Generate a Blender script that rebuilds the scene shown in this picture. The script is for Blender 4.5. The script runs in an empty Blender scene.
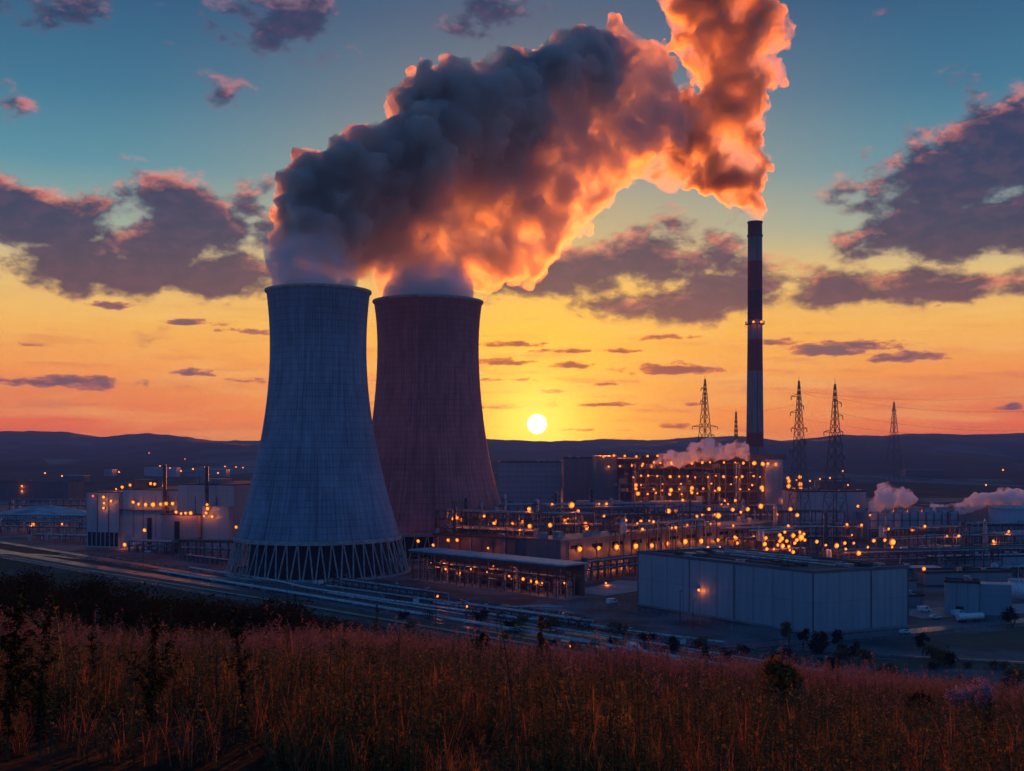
import bpy, math, random
import numpy as np
from mathutils import Vector, Matrix

SC = bpy.context.scene
COL = SC.collection
RND = random.Random(7)
R = math.radians

# ------------------------------------------------------------------ camera
F, HZ, HC = 1100.0, 448.0, 68.0          # focal length in pixels, horizon row, eye height above the plant
cam_d = bpy.data.cameras.new('camera')
cam = bpy.data.objects.new('camera', cam_d)
COL.objects.link(cam)
cam.location = (0, 0, HC)
cam.rotation_euler = (R(90), 0, 0)
cam_d.sensor_width = 36
cam_d.lens = F * 36 / 1024
cam_d.shift_y = (HZ - 385.5) / 1024
cam_d.clip_start = 0.3
cam_d.clip_end = 30000
SC.camera = cam
SC.render.resolution_x, SC.render.resolution_y = 1024, 771

# ------------------------------------------------------------------ sun, sky, exposure
SUN_AZ, SUN_EL = math.atan2(25, 1100), math.atan2(HZ - 424, 1100)
SUN = Vector((math.sin(SUN_AZ) * math.cos(SUN_EL), math.cos(SUN_AZ) * math.cos(SUN_EL), math.sin(SUN_EL)))
sun_d = bpy.data.lights.new('sun', 'SUN')
sun_d.energy = 5.0
sun_d.angle = R(0.6)
sun_d.color = (1.0, 0.185, 0.008)
sun = bpy.data.objects.new('sun', sun_d)
LAMP_AZ, LAMP_EL = R(5.0), R(1.7)
LAMP = Vector((math.sin(LAMP_AZ) * math.cos(LAMP_EL), math.cos(LAMP_AZ) * math.cos(LAMP_EL), math.sin(LAMP_EL)))
sun.rotation_euler = LAMP.to_track_quat('Z', 'Y').to_euler()
sun.location = (200, 2000, 600)
COL.objects.link(sun)

SC.view_settings.view_transform = 'Standard'
SC.view_settings.look = 'None'
SC.view_settings.gamma = 1
SC.view_settings.exposure = 0.0
SC.cycles.max_bounces = 10
SC.cycles.diffuse_bounces = 4
SC.cycles.glossy_bounces = 2
SC.cycles.transmission_bounces = 6
SC.cycles.volume_bounces = 7
SC.cycles.transparent_max_bounces = 48
SC.cycles.sample_clamp_indirect = 3.0
SC.cycles.caustics_reflective = False
SC.cycles.caustics_refractive = False


class Nodes:
    """Small helper for writing shader maths."""
    def __init__(self, tree):
        self.t = tree
        self.n = tree.nodes
        self.l = tree.links

    def put(self, sock, v):
        if v is None:
            return
        if isinstance(v, bpy.types.NodeSocket):
            self.l.new(v, sock)
        elif hasattr(sock.default_value, '__len__') and not hasattr(v, '__len__'):
            sock.default_value = (v,) * len(sock.default_value)
        elif hasattr(v, '__len__') and len(sock.default_value) == 4 and len(v) == 3:
            sock.default_value = (*v, 1)
        else:
            sock.default_value = v

    def math(self, op, a, b=None, c=None, clamp=False):
        n = self.n.new('ShaderNodeMath')
        n.operation = op
        n.use_clamp = clamp
        for s, v in zip(n.inputs, (a, b, c)):
            self.put(s, v)
        return n.outputs[0]

    def add(self, a, b): return self.math('ADD', a, b)
    def sub(self, a, b): return self.math('SUBTRACT', a, b)
    def mul(self, a, b): return self.math('MULTIPLY', a, b)

    def smooth(self, x, lo, hi, a=0.0, b=1.0, kind='SMOOTHSTEP'):
        n = self.n.new('ShaderNodeMapRange')
        n.interpolation_type = kind
        for s, v in zip(n.inputs[:5], (x, lo, hi, a, b)):
            self.put(s, v)
        return n.outputs[0]

    def mix(self, f, a, b, blend='MIX'):
        n = self.n.new('ShaderNodeMix')
        n.data_type = 'RGBA'
        n.blend_type = blend
        self.put(n.inputs[0], f)
        self.put(n.inputs[6], a)
        self.put(n.inputs[7], b)
        return n.outputs[2]

    def ramp(self, x, stops, mode='LINEAR'):
        n = self.n.new('ShaderNodeValToRGB')
        n.color_ramp.interpolation = mode
        e = n.color_ramp.elements
        while len(e) < len(stops):
            e.new(0.5)
        for el, (p, c) in zip(e, stops):
            el.position = p
            el.color = (*c, 1)
        self.put(n.inputs[0], x)
        return n.outputs[0]

    def noise(self, vec, scale, detail=3.0, rough=0.5, lac=2.0, dist=0.0, kind='FBM'):
        n = self.n.new('ShaderNodeTexNoise')
        n.noise_type = kind
        self.put(n.inputs['Vector'], vec)
        n.inputs['Scale'].default_value = scale
        n.inputs['Detail'].default_value = detail
        n.inputs['Roughness'].default_value = rough
        n.inputs['Lacunarity'].default_value = lac
        n.inputs['Distortion'].default_value = dist
        return n.outputs[0]

    def xyz(self, v):
        n = self.n.new('ShaderNodeSeparateXYZ')
        self.put(n.inputs[0], v)
        return n.outputs

    def vec(self, x, y, z):
        n = self.n.new('ShaderNodeCombineXYZ')
        for s, v in zip(n.inputs, (x, y, z)):
            self.put(s, v)
        return n.outputs[0]

    def vmath(self, op, a, b=None):
        n = self.n.new('ShaderNodeVectorMath')
        n.operation = op
        self.put(n.inputs[0], a)
        if b is not None:
            self.put(n.inputs[1], b)
        return n.outputs[1] if op in ('DOT_PRODUCT', 'LENGTH', 'DISTANCE') else n.outputs[0]


def lin(r, g, b):
    f = lambda c: c / 12.92 if c <= 0.04045 else ((c + 0.055) / 1.055) ** 2.4
    return tuple(f(v / 255) for v in (r, g, b))


world = bpy.data.worlds.new('World')
SC.world = world
world.use_nodes = True
W = Nodes(world.node_tree)
W.n.clear()
w_out = W.n.new('ShaderNodeOutputWorld')
w_bg = W.n.new('ShaderNodeBackground')
W.l.new(w_bg.outputs[0], w_out.inputs[0])
d = W.n.new('ShaderNodeTexCoord').outputs['Generated']
dx, dy, dz = W.xyz(d)
DEG = 180 / math.pi
el = W.mul(W.math('ARCSINE', dz), DEG)                    # elevation of the direction, degrees
az = W.mul(W.math('ARCTAN2', dx, dy), DEG)                # compass angle, 0 = straight ahead of the hill
sd = W.vmath('DOT_PRODUCT', d, tuple(SUN))
sang = W.mul(W.math('ARCCOSINE', W.math('MINIMUM', sd, 0.9999999)), DEG)

front = W.ramp(W.smooth(el, -2, 43, kind='LINEAR'), [
    (0.000, lin(140, 60, 50)), (0.048, lin(214, 86, 40)), (0.075, lin(242, 112, 30)), (0.125, lin(250, 152, 38)),
    (0.180, lin(246, 184, 76)), (0.235, lin(226, 194, 122)), (0.285, lin(150, 174, 162)), (0.350, lin(84, 144, 164)),
    (0.430, lin(52, 114, 146)), (0.520, lin(36, 88, 126)), (1.0, lin(24, 56, 100))])
back = W.ramp(W.smooth(el, -2, 60, kind='LINEAR'), [
    (0.0, lin(24, 68, 116)), (0.15, lin(30, 100, 172)), (0.4, lin(27, 102, 172)), (1.0, lin(18, 70, 126))])
sky = W.mix(W.smooth(W.math('ABSOLUTE', az), 29, 64), front, back)
# yellow glow of the sky round the sun
glow = W.math('POWER', W.smooth(sang, 27, 0, kind='LINEAR'), 1.9)
sky = W.mix(W.mul(glow, 0.9), sky, lin(255, 186, 6))
glow2 = W.math('POWER', W.smooth(sang, 11, 0, kind='LINEAR'), 2.2)
sky = W.mix(glow2, sky, (1.5, 0.98, 0.03))
# thin bands of cirrus in the low sky
pv = W.vec(W.mul(az, 0.11), W.mul(el, 0.95), 0.0)
cir = W.noise(pv, 1.0, 4, 0.55, dist=0.3)
cirm = W.mul(W.smooth(cir, 0.42, 0.72), W.smooth(el, 12, 4))
sky = W.mix(W.mul(cirm, 0.30), sky, lin(255, 214, 120))
cirm2 = W.mul(W.smooth(W.noise(pv, 1.7, 4, 0.6), 0.5, 0.7), W.smooth(el, 10, 2))
sky = W.mix(W.mul(cirm2, 0.46), sky, lin(214, 96, 52))


def cloud_field(az_, el_, blobs, fine, amp):
    """Soft ellipses of cloud (compass angle, elevation, half sizes, weight) broken up by noise."""
    tot = None
    for (ca, ce, ra, re, w, tilt) in blobs:
        a = W.mul(W.sub(az_, ca), 1 / ra)
        e = W.sub(el_, ce)
        if tilt:
            e = W.sub(e, W.mul(W.sub(az_, ca), tilt))
        e = W.mul(e, 1 / re)
        # flat undersides: the lower half is steeper
        r2 = W.add(W.mul(a, a), W.mul(e, e))
        g = W.mul(W.math('EXPONENT', W.mul(r2, -0.9)), w)
        tot = g if tot is None else W.math('MAXIMUM', tot, g)
    q = W.vec(W.mul(az_, 0.30), W.mul(el_, 0.52), 3.7)
    n1 = W.noise(q, 1.0, 6, 0.56, dist=0.15)
    tot2 = W.add(tot, W.mul(W.sub(n1, 0.46), amp))
    return tot2


def pa(px): return math.degrees(math.atan2(px - 512, F))
def pe(px, py): return math.degrees(math.atan2((HZ - py), math.hypot(F, px - 512)))


big = []
for (px, py, rx, ry, w, t) in [
        (40, 222, 75, 34, 1.0, 0), (0, 205, 55, 32, 1.0, 0), (110, 262, 120, 28, 1.0, -0.02), (190, 225, 70, 42, 1.0, 0.05), (235, 275, 80, 26, .95, 0),
        (240, 205, 40, 24, .8, 0.2), (150, 250, 70, 28, 1.0, 0), (285, 235, 50, 40, .8, 0),
        (960, 175, 85, 44, 1.05, 0.12), (1010, 150, 60, 50, 1.1, 0.1), (890, 235, 50, 26, .85, 0.3), (1000, 225, 120, 36, .95, 0.0), (840, 188, 26, 16, .75, 0),
        (850, 292, 120, 18, .95, 0.08), (960, 285, 120, 16, .9, 0.1), (660, 262, 85, 38, 1.0, 0.0), (600, 270, 60, 26, .9, 0.0), (720, 290, 80, 24, .9, 0), (660, 305, 90, 18, .85, 0),
        (540, 275, 60, 26, .9, 0),
        (295, 20, 50, 34, .72, 0.0), (335, 45, 24, 20, .5, 0.0), (492, 6, 44, 22, .78, 0), (45, 6, 46, 22, .76, 0), (225, 8, 60, 16, .5, 0), (225, 78, 50, 16, .36, 0), (20, 90, 40, 30, .36, 0)]:
    k = F / 57.3 * 1.0
    big.append((pa(px), pe(px, py), rx * 1.12 / k, ry * 1.15 / k, w, t))
small = []
for (px, py, rx, ry, w, t) in [
        (75, 384, 70, 9, 1.0, 0), (190, 323, 36, 5, .9, 0), (250, 332, 30, 6, .8, 0), (105, 305, 26, 8, .8, 0), (190, 374, 26, 5, .9, 0), (30, 345, 20, 3, .7, 0), (250, 381, 22, 5, .8, 0),
        (840, 350, 62, 11, 1.0, 0), (905, 358, 46, 8, .95, 0), (780, 342, 20, 8, .8, 0), (670, 371, 54, 9, 1.0, 0), (575, 366, 28, 5, .95, 0), (510, 345, 36, 5, .9, 0), (500, 363, 34, 6, .9, 0),
        (620, 351, 28, 4, .85, 0), (560, 352, 40, 4, .8, 0), (545, 405, 26, 6, .8, 0), (600, 405, 40, 4, .9, 0), (500, 408, 30, 4, .8, 0), (665, 338, 40, 5, .8, 0), (1016, 408, 16, 5, .9, 0),
        (660, 427, 34, 6, .8, 0), (610, 384, 40, 4, .7, 0), (520, 380, 40, 3, .7, 0), (560, 392, 30, 3, .7, 0), (690, 404, 20, 4, .8, 0), (580, 430, 70, 3, .55, 0), (930, 306, 20, 4, .6, 0)]:
    k = F / 57.3
    small.append((pa(px), pe(px, py), rx / k, ry / k, w, t))

fb = cloud_field(az, el, big, 1, 1.9)
# the same field a little nearer to the sun: where it thins that way, the cloud edge is lit
fb2 = cloud_field(az, W.add(el, 0.8), big, 1, 1.9)
q = W.vec(W.mul(az, 0.30), W.mul(el, 0.52), 3.7)
fine = W.sub(W.noise(q, 3.0, 6, 0.62), 0.5)
fb = W.add(fb, W.mul(fine, 0.55))
cb = W.smooth(fb, 0.38, 0.80)
q2 = W.vec(W.mul(az, 0.30), W.add(W.mul(el, 0.52), 0.16), 3.7)
relief = W.sub(W.noise(q, 1.9, 6, 0.6), W.noise(q2, 1.9, 6, 0.6))
up = W.smooth(W.add(W.sub(fb, fb2), W.mul(relief, 0.9)), 0.10, 0.46)       # crests that catch the low light
core = W.smooth(fb, 0.42, 0.66)
c_dark = W.ramp(W.smooth(el, 5, 22, kind='LINEAR'), [(0, lin(124, 66, 66)), (0.16, lin(74, 50, 70)), (0.32, lin(36, 42, 76)), (0.5, lin(18, 38, 78)), (1, lin(22, 50, 86))])
c_dark = W.mix(W.smooth(fine, -0.12, 0.2), c_dark, W.mix(0.14, c_dark, lin(150, 90, 110)))
c_lit = W.ramp(W.smooth(el, 2, 20, kind='LINEAR'), [(0, lin(250, 150, 70)), (0.4, lin(246, 142, 104)), (0.75, lin(236, 132, 118)), (1, lin(150, 108, 128))])
c_cloud = W.mix(core, W.mix(0.62, c_lit, c_dark), c_dark)
c_cloud = W.mix(W.mul(up, W.smooth(fb, 1.0, 0.55)), c_cloud, c_lit)
sky = W.mix(W.mul(cb, 0.95), sky, c_cloud)

# small flat clouds low over the hills
az2 = W.add(az, W.mul(W.sub(W.noise(W.vec(W.mul(az, 0.9), W.mul(el, 2.2), 1.3), 1.0, 3, 0.6), 0.5), 2.0))
tot = None
for (ca, ce, ra, re, w, t) in small:
    a = W.mul(W.sub(az2, ca), 1 / ra)
    e = W.mul(W.sub(el, ce), 1 / re)
    ep = W.math('MAXIMUM', e, W.mul(e, -1.7))
    g = W.mul(W.math('EXPONENT', W.mul(W.add(W.mul(a, a), W.mul(ep, ep)), -0.9)), w)
    tot = g if tot is None else W.math('MAXIMUM', tot, g)
n2 = W.noise(W.vec(W.mul(az, 0.75), W.mul(el, 2.4), 9.1), 1.0, 6, 0.62)
fs = W.add(tot, W.mul(W.sub(n2, 0.5), 2.0))
cs = W.smooth(fs, 0.46, 0.66)
s_dark = W.mix(W.smooth(sang, 16, 3), lin(92, 66, 84), lin(140, 50, 16))
s_col = W.mix(W.smooth(fs, 0.5, 0.95), W.mix(W.smooth(sang, 22, 5), lin(200, 110, 80), lin(240, 130, 20)), s_dark)
sky = W.mix(W.mul(cs, 0.93), sky, s_col)

# the low sky is brighter than what the haze in front of it lets through
k = W.math('EXPONENT', W.mul(W.math('MINIMUM', W.math('DIVIDE', 450.0, W.math('MAXIMUM', dz, 0.02)), 7200.0), 0.72e-4))
sky = W.mix(1.0, sky, W.vec(k, W.add(W.mul(k, 0.8), 0.2), W.add(W.mul(k, 0.3), 0.7)), 'MULTIPLY')
# the disc itself
disc = W.smooth(sang, 0.54, 0.40)
halo = W.math('POWER', W.smooth(sang, 4.5, 0.40), 2.4)
sky = W.mix(halo, sky, (2.6, 1.7, 0.14))
sky = W.mix(disc, sky, (30, 22, 9))

nish = W.n.new('ShaderNodeTexSky')
nish.sky_type = 'NISHITA'
nish.sun_disc = False
nish.sun_elevation = SUN_EL
nish.sun_rotation = SUN_AZ
nish.altitude = 300
nish.dust_density = 2.0
sky = W.mix(1.0, sky, W.mix(1.0, nish.outputs[0], (0.012, 0.012, 0.012), 'MULTIPLY'), 'ADD')
W.l.new(sky, w_bg.inputs[0])
w_bg.inputs[1].default_value = 1.0
world.cycles.sampling_method = 'MANUAL'
world.cycles.sample_map_resolution = 512

# ------------------------------------------------------------------ helpers
def G(px, py, z=0.0):
    """point of a level z seen at a given row and column (used once, to survey the plan)"""
    y = F * (HC - z) / (py - HZ)
    return Vector(((px - 512) * y / F, y, z))


def AT(px, py, y):
    return Vector(((px - 512) * y / F, y, HC + (HZ - py) * y / F))


class MB:
    def __init__(self):
        self.v, self.f, self.m = [], [], []
        self.k = 0

    def add(self, vs, fs):
        o = len(self.v)
        self.v.extend([tuple(x) for x in vs])
        self.f.extend([tuple(i + o for i in f) for f in fs])
        self.m.extend([self.k] * len(fs))
        return self

    def box(self, cx, cy, z0, sx, sy, sz, rot=0.0):
        c, s = math.cos(rot), math.sin(rot)
        vs = []
        for z in (z0, z0 + sz):
            for (a, b) in ((-1, -1), (1, -1), (1, 1), (-1, 1)):
                x, y = a * sx / 2, b * sy / 2
                vs.append((cx + c * x - s * y, cy + s * x + c * y, z))
        return self.add(vs, [(3, 2, 1, 0), (4, 5, 6, 7), (0, 1, 5, 4), (1, 2, 6, 5), (2, 3, 7, 6), (3, 0, 4, 7)])

    def prism(self, pts, z0, z1):
        n = len(pts)
        vs = [(x, y, z0) for x, y in pts] + [(x, y, z1) for x, y in pts]
        fs = [tuple(range(n - 1, -1, -1)), tuple(range(n, 2 * n))]
        fs += [(i, (i + 1) % n, n + (i + 1) % n, n + i) for i in range(n)]
        return self.add(vs, fs)

    def bar(self, p0, p1, w, h=None):
        return self.tube(p0, p1, w * 0.7071, w * 0.7071, 4, math.pi / 4)

    def tube(self, p0, p1, r0, r1=None, n=8, ph=0.0):
        r1 = r0 if r1 is None else r1
        p0, p1 = Vector(p0), Vector(p1)
        ax = (p1 - p0)
        if ax.length < 1e-6:
            return self
        ax.normalize()
        ref = Vector((0, 0, 1)) if abs(ax.z) < 0.95 else Vector((1, 0, 0))
        a = ax.cross(ref).normalized()
        b = ax.cross(a)
        vs = []
        for p, r in ((p0, r0), (p1, r1)):
            for i in range(n):
                t = 2 * math.pi * i / n + ph
                vs.append(p + a * (r * math.cos(t)) + b * (r * math.sin(t)))
        fs = [tuple(range(n)), tuple(range(2 * n - 1, n - 1, -1))]
        fs += [((i + 1) % n, i, n + i, n + (i + 1) % n) for i in range(n)]
        return self.add(vs, fs)

    def pipe(self, pts, r, n=8):
        for a, b in zip(pts, pts[1:]):
            self.tube(a, b, r, r, n)
        return self

    def lathe(self, prof, n=48, cx=0, cy=0):
        vs = []
        for (r, z) in prof:
            for i in range(n):
                t = 2 * math.pi * i / n
                vs.append((cx + r * math.cos(t), cy + r * math.sin(t), z))
        fs = []
        for k in range(len(prof) - 1):
            for i in range(n):
                j = (i + 1) % n
                fs.append((k * n + i, k * n + j, (k + 1) * n + j, (k + 1) * n + i))
        if prof[0][0] > 1e-6:
            fs.append(tuple(range(n - 1, -1, -1)))
        if prof[-1][0] > 1e-6:
            fs.append(tuple(range((len(prof) - 1) * n, len(prof) * n)))
        return self.add(vs, fs)

    def ball(self, c, r, n=8, m=5, sz=1.0):
        prof = [(max(1e-4, r * math.sin(math.pi * i / m)), -r * sz * math.cos(math.pi * i / m)) for i in range(m + 1)]
        vs, fs = [], []
        for (q, z) in prof:
            for i in range(n):
                t = 2 * math.pi * i / n
                vs.append((c[0] + q * math.cos(t), c[1] + q * math.sin(t), c[2] + z))
        for k in range(m):
            for i in range(n):
                j = (i + 1) % n
                fs.append((k * n + i, k * n + j, (k + 1) * n + j, (k + 1) * n + i))
        return self.add(vs, fs)

    def build(self, name, mats, parent=None, smooth=False):
        me = bpy.data.meshes.new(name)
        me.from_pydata(self.v, [], self.f)
        mats = mats if isinstance(mats, (list, tuple)) else [mats]
        for m in mats:
            me.materials.append(m)
        if len(mats) > 1:
            me.polygons.foreach_set('material_index', self.m)
        if smooth:
            me.polygons.foreach_set('use_smooth', [True] * len(me.polygons))
        me.update()
        o = bpy.data.objects.new(name, me)
        COL.objects.link(o)
        if parent is not None:
            o.parent = parent
        return o


def thing(name, label, cat, loc=(0, 0, 0), rotz=0.0, group=None):
    o = bpy.data.objects.new(name, None)
    o.empty_display_size = 1
    COL.objects.link(o)
    o.location = loc
    o.rotation_euler = (0, 0, rotz)
    o['label'] = label
    o['category'] = cat
    if group:
        o['group'] = group
    return o


def tag(o, label=None, cat=None, group=None, kind=None):
    for k, v in (('label', label), ('category', cat), ('group', group), ('kind', kind)):
        if v:
            o[k] = v
    return o


def copy_tree(o, parent=None):
    c = o.copy()
    COL.objects.link(c)
    c.parent = parent
    for ch in list(o.children):
        copy_tree(ch, c)
    return c


def np_mesh(name, V, Fc, mats, parent=None, smooth=False, midx=None):
    """V (n,3) floats, Fc (m,4) or (m,3) ints"""
    me = bpy.data.meshes.new(name)
    k = Fc.shape[1]
    me.vertices.add(len(V))
    me.vertices.foreach_set('co', np.ascontiguousarray(V, dtype=np.float32).ravel())
    me.loops.add(Fc.size)
    me.loops.foreach_set('vertex_index', np.ascontiguousarray(Fc, dtype=np.int32).ravel())
    me.polygons.add(len(Fc))
    me.polygons.foreach_set('loop_start', np.arange(0, Fc.size, k, dtype=np.int32))
    me.polygons.foreach_set('loop_total', np.full(len(Fc), k, dtype=np.int32))
    for m in (mats if isinstance(mats, (list, tuple)) else [mats]):
        me.materials.append(m)
    if midx is not None:
        me.polygons.foreach_set('material_index', np.ascontiguousarray(midx, dtype=np.int32))
    if smooth:
        me.polygons.foreach_set('use_smooth', np.ones(len(Fc), dtype=bool))
    me.update()
    me.validate()
    o = bpy.data.objects.new(name, me)
    COL.objects.link(o)
    if parent is not None:
        o.parent = parent
    return o


# value noise on numpy arrays
def _hash(ix, iy, iz):
    h = (ix * 374761393 + iy * 668265263 + iz * 1442695041) & 0xFFFFFFFF
    h = ((h ^ (h >> 13)) * 1274126177) & 0xFFFFFFFF
    h = ((h ^ (h >> 15)) * 2246822519) & 0xFFFFFFFF
    return ((h ^ (h >> 16)) & 0xFFFF) / 65535.0


def vnoise(x, y, z=None):
    z = np.zeros_like(x) if z is None else z
    ix, iy, iz = (np.floor(a).astype(np.int64) for a in (x, y, z))
    fx, fy, fz = x - ix, y - iy, z - iz
    fx, fy, fz = (a * a * (3 - 2 * a) for a in (fx, fy, fz))
    out = 0
    for a in (0, 1):
        for b in (0, 1):
            for c in (0, 1):
                w = (fx if a else 1 - fx) * (fy if b else 1 - fy) * (fz if c else 1 - fz)
                out = out + w * _hash(ix + a, iy + b, iz + c)
    return out


def fbm(x, y, z=None, oct=4):
    s, a, t = 0, 0.5, 0
    for k in range(oct):
        f = 2.0 ** k
        s = s + a * vnoise(x * f + 17.3 * k, y * f + 5.1 * k, None if z is None else z * f)
        t += a
        a *= 0.5
    return s / t


# ------------------------------------------------------------------ materials
MATS = {}


def mat(name, col, rough=0.7, metal=0.0, var=0.25, scale=0.15, bump=0.0, col2=None, emit=None, spec=0.5):
    if name in MATS:
        return MATS[name]
    m = bpy.data.materials.new(name)
    m.use_nodes = True
    N = Nodes(m.node_tree)
    b = N.n['Principled BSDF']
    tc = N.n.new('ShaderNodeTexCoord').outputs['Object']
    n = N.noise(tc, scale, 5, 0.6)
    c2 = col2 or tuple(c * (1 - var) for c in col)
    c1 = tuple(min(1, c * (1 + var * 0.6)) for c in col)
    N.put(b.inputs['Base Color'], N.mix(N.smooth(n, 0.35, 0.65), c2, c1))
    N.put(b.inputs['Roughness'], N.smooth(n, 0.2, 0.8, max(0.05, rough - 0.12), min(1, rough + 0.12)))
    b.inputs['Metallic'].default_value = metal
    b.inputs['Specular IOR Level'].default_value = spec
    if bump:
        bn = N.n.new('ShaderNodeBump')
        bn.inputs['Strength'].default_value = bump
        N.put(bn.inputs['Height'], N.noise(tc, scale * 8, 3))
        N.l.new(bn.outputs[0], b.inputs['Normal'])
    if emit:
        b.inputs['Emission Color'].default_value = (*emit[0], 1)
        b.inputs['Emission Strength'].default_value = emit[1]
    MATS[name] = m
    return m


def siding(name, col, pitch=0.5, seam=12.0, rough=0.45, metal=0.15, streak=0.25, hseam=8.0):
    """profiled metal wall cladding: vertical ribs, sheet seams, rain streaks (object space)"""
    if name in MATS:
        return MATS[name]
    m = bpy.data.materials.new(name)
    m.use_nodes = True
    N = Nodes(m.node_tree)
    b = N.n['Principled BSDF']
    tc = N.n.new('ShaderNodeTexCoord').outputs['Object']
    x, y, z = N.xyz(tc)
    h = N.add(N.mul(x, 0.83), N.mul(y, 1.07))
    st = N.noise(N.vec(N.mul(x, 0.35), N.mul(y, 0.35), N.mul(z, 0.025)), 1.0, 5, 0.65)
    bl = N.noise(tc, 0.05, 4, 0.6)
    panel = N.n.new('ShaderNodeTexWhiteNoise')
    panel.noise_dimensions = '2D'
    N.put(panel.inputs['Vector'], N.vec(N.math('FLOOR', N.mul(h, 1 / seam)), N.math('FLOOR', N.mul(z, 1 / hseam)), 0))
    k = N.add(N.mul(N.smooth(st, 0.3, 0.7), streak), N.mul(bl, 0.25))
    k = N.add(k, N.mul(panel.outputs[0], 0.10))
    base = N.mix(k, tuple(min(1, c * 1.12) for c in col), tuple(c * 0.55 for c in col))
    sx = N.math('ABSOLUTE', N.sub(N.math('FRACT', N.mul(h, 1 / seam)), 0.5))
    sz = N.math('ABSOLUTE', N.sub(N.math('FRACT', N.mul(z, 1 / hseam)), 0.5))
    line = N.math('MAXIMUM', N.smooth(sx, 0.5 - 0.16 / seam * 1.6, 0.5, kind='LINEAR'), N.smooth(sz, 0.5 - 0.16 / hseam, 0.5, kind='LINEAR'))
    base = N.mix(N.mul(line, 0.45), base, tuple(c * 0.25 for c in col))
    N.put(b.inputs['Base Color'], base)
    N.put(b.inputs['Roughness'], N.smooth(bl, 0.3, 0.7, rough - 0.1, rough + 0.15))
    b.inputs['Metallic'].default_value = metal
    wv = N.math('SINE', N.mul(h, 2 * math.pi / pitch))
    bn = N.n.new('ShaderNodeBump')
    bn.inputs['Strength'].default_value = 0.35
    bn.inputs['Distance'].default_value = 0.08
    N.put(bn.inputs['Height'], wv)
    N.l.new(bn.outputs[0], b.inputs['Normal'])
    MATS[name] = m
    return m


def concrete_tower(name, col):
    """board-marked concrete shell: lift lines, meridional ribs and rain streaks round the axis"""
    m = bpy.data.materials.new(name)
    m.use_nodes = True
    N = Nodes(m.node_tree)
    b = N.n['Principled BSDF']
    tc = N.n.new('ShaderNodeTexCoord').outputs['Object']
    x, y, z = N.xyz(tc)
    th = N.math('ARCTAN2', y, x)
    u = N.mul(th, 1 / (2 * math.pi))
    cyl = N.vec(N.mul(N.math('COSINE', th), 9), N.mul(N.math('SINE', th), 9), N.mul(z, 0.02))
    streak = N.noise(cyl, 2.2, 6, 0.65)
    blotch = N.noise(tc, 0.035, 5, 0.6)
    ring = N.math('ABSOLUTE', N.sub(N.math('FRACT', N.mul(z, 1 / 3.4)), 0.5))
    ringl = N.smooth(ring, 0.38, 0.5)
    rib = N.math('ABSOLUTE', N.sub(N.math('FRACT', N.mul(u, 112)), 0.5))
    ribl = N.smooth(rib, 0.32, 0.5)
    lift = N.n.new('ShaderNodeTexWhiteNoise')
    lift.noise_dimensions = '2D'
    N.put(lift.inputs['Vector'], N.vec(N.math('FLOOR', N.mul(u, 56)), N.math('FLOOR', N.mul(z, 1 / 6.8)), 0))
    k = N.add(N.mul(N.smooth(streak, 0.36, 0.68), 0.52), N.mul(N.smooth(blotch, 0.35, 0.65), 0.3))
    k = N.add(k, N.mul(lift.outputs[0], 0.24))
    base = N.mix(k, tuple(c * 1.15 for c in col), tuple(c * 0.5 for c in col))
    # weathered dark top under the lip
    base = N.mix(N.mul(N.smooth(N.add(z, N.mul(N.sub(streak, 0.5), 60)), 95, 150), 0.45), base, tuple(c * 0.38 for c in col))
    # a few dark run-off lines
    run = N.smooth(N.noise(N.vec(N.mul(u, 38), N.mul(z, 0.006), 2.0), 1.0, 2), 0.66, 0.72)
    base = N.mix(N.mul(run, 0.55), base, tuple(c * 0.25 for c in col))
    grid = N.math('MAXIMUM', N.mul(ringl, 0.85), N.mul(ribl, 0.85))
    base = N.mix(N.mul(grid, N.smooth(blotch, 0.3, 0.7, 0.30, 0.62)), base, tuple(c * 0.2 for c in col))
    N.put(b.inputs['Base Color'], base)
    b.inputs['Roughness'].default_value = 0.85
    bn = N.n.new('ShaderNodeBump')
    bn.inputs['Strength'].default_value = 0.5
    bn.inputs['Distance'].default_value = 0.3
    N.put(bn.inputs['Height'], N.add(N.mul(N.math('ABSOLUTE', N.sub(rib, 0.25)), 1.6), N.mul(streak, 0.4)))
    N.l.new(bn.outputs[0], b.inputs['Normal'])
    return m


# ------------------------------------------------------------------ terrain
def crest(px):
    return np.interp(px, [-200, 150, 420, 2000], [175, 150, 96, 88])


def ground_np(X, Y):
    Yp = np.maximum(Y, 6.0)
    px = 512 + F * X / Yp
    Xc = np.clip(X, -110, 90)
    drop = 3.2 + 0.160 * Y + np.where(Xc < 0, 0.072, 0.085) * Xc
    drop = drop + 0.27 * np.maximum(0, Y - crest(px)) + 0.0012 * np.maximum(0, Y - crest(px)) ** 2 * 0.2
    z = HC - drop
    z = z + (fbm(X * 0.03, Y * 0.03, None, 3) - 0.5) * 2.2
    k = 6.0                                             # soft foot of the slope
    zz = np.clip(z / k, -30, 30)
    out = np.where(zz > 20, z, k * np.log1p(np.exp(np.minimum(zz, 20))))
    return out * np.clip(1 - (Y - 330) / 60, 0, 1)


def ground_z(x, y):
    return float(ground_np(np.array([float(x)]), np.array([float(y)]))[0])


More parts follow.
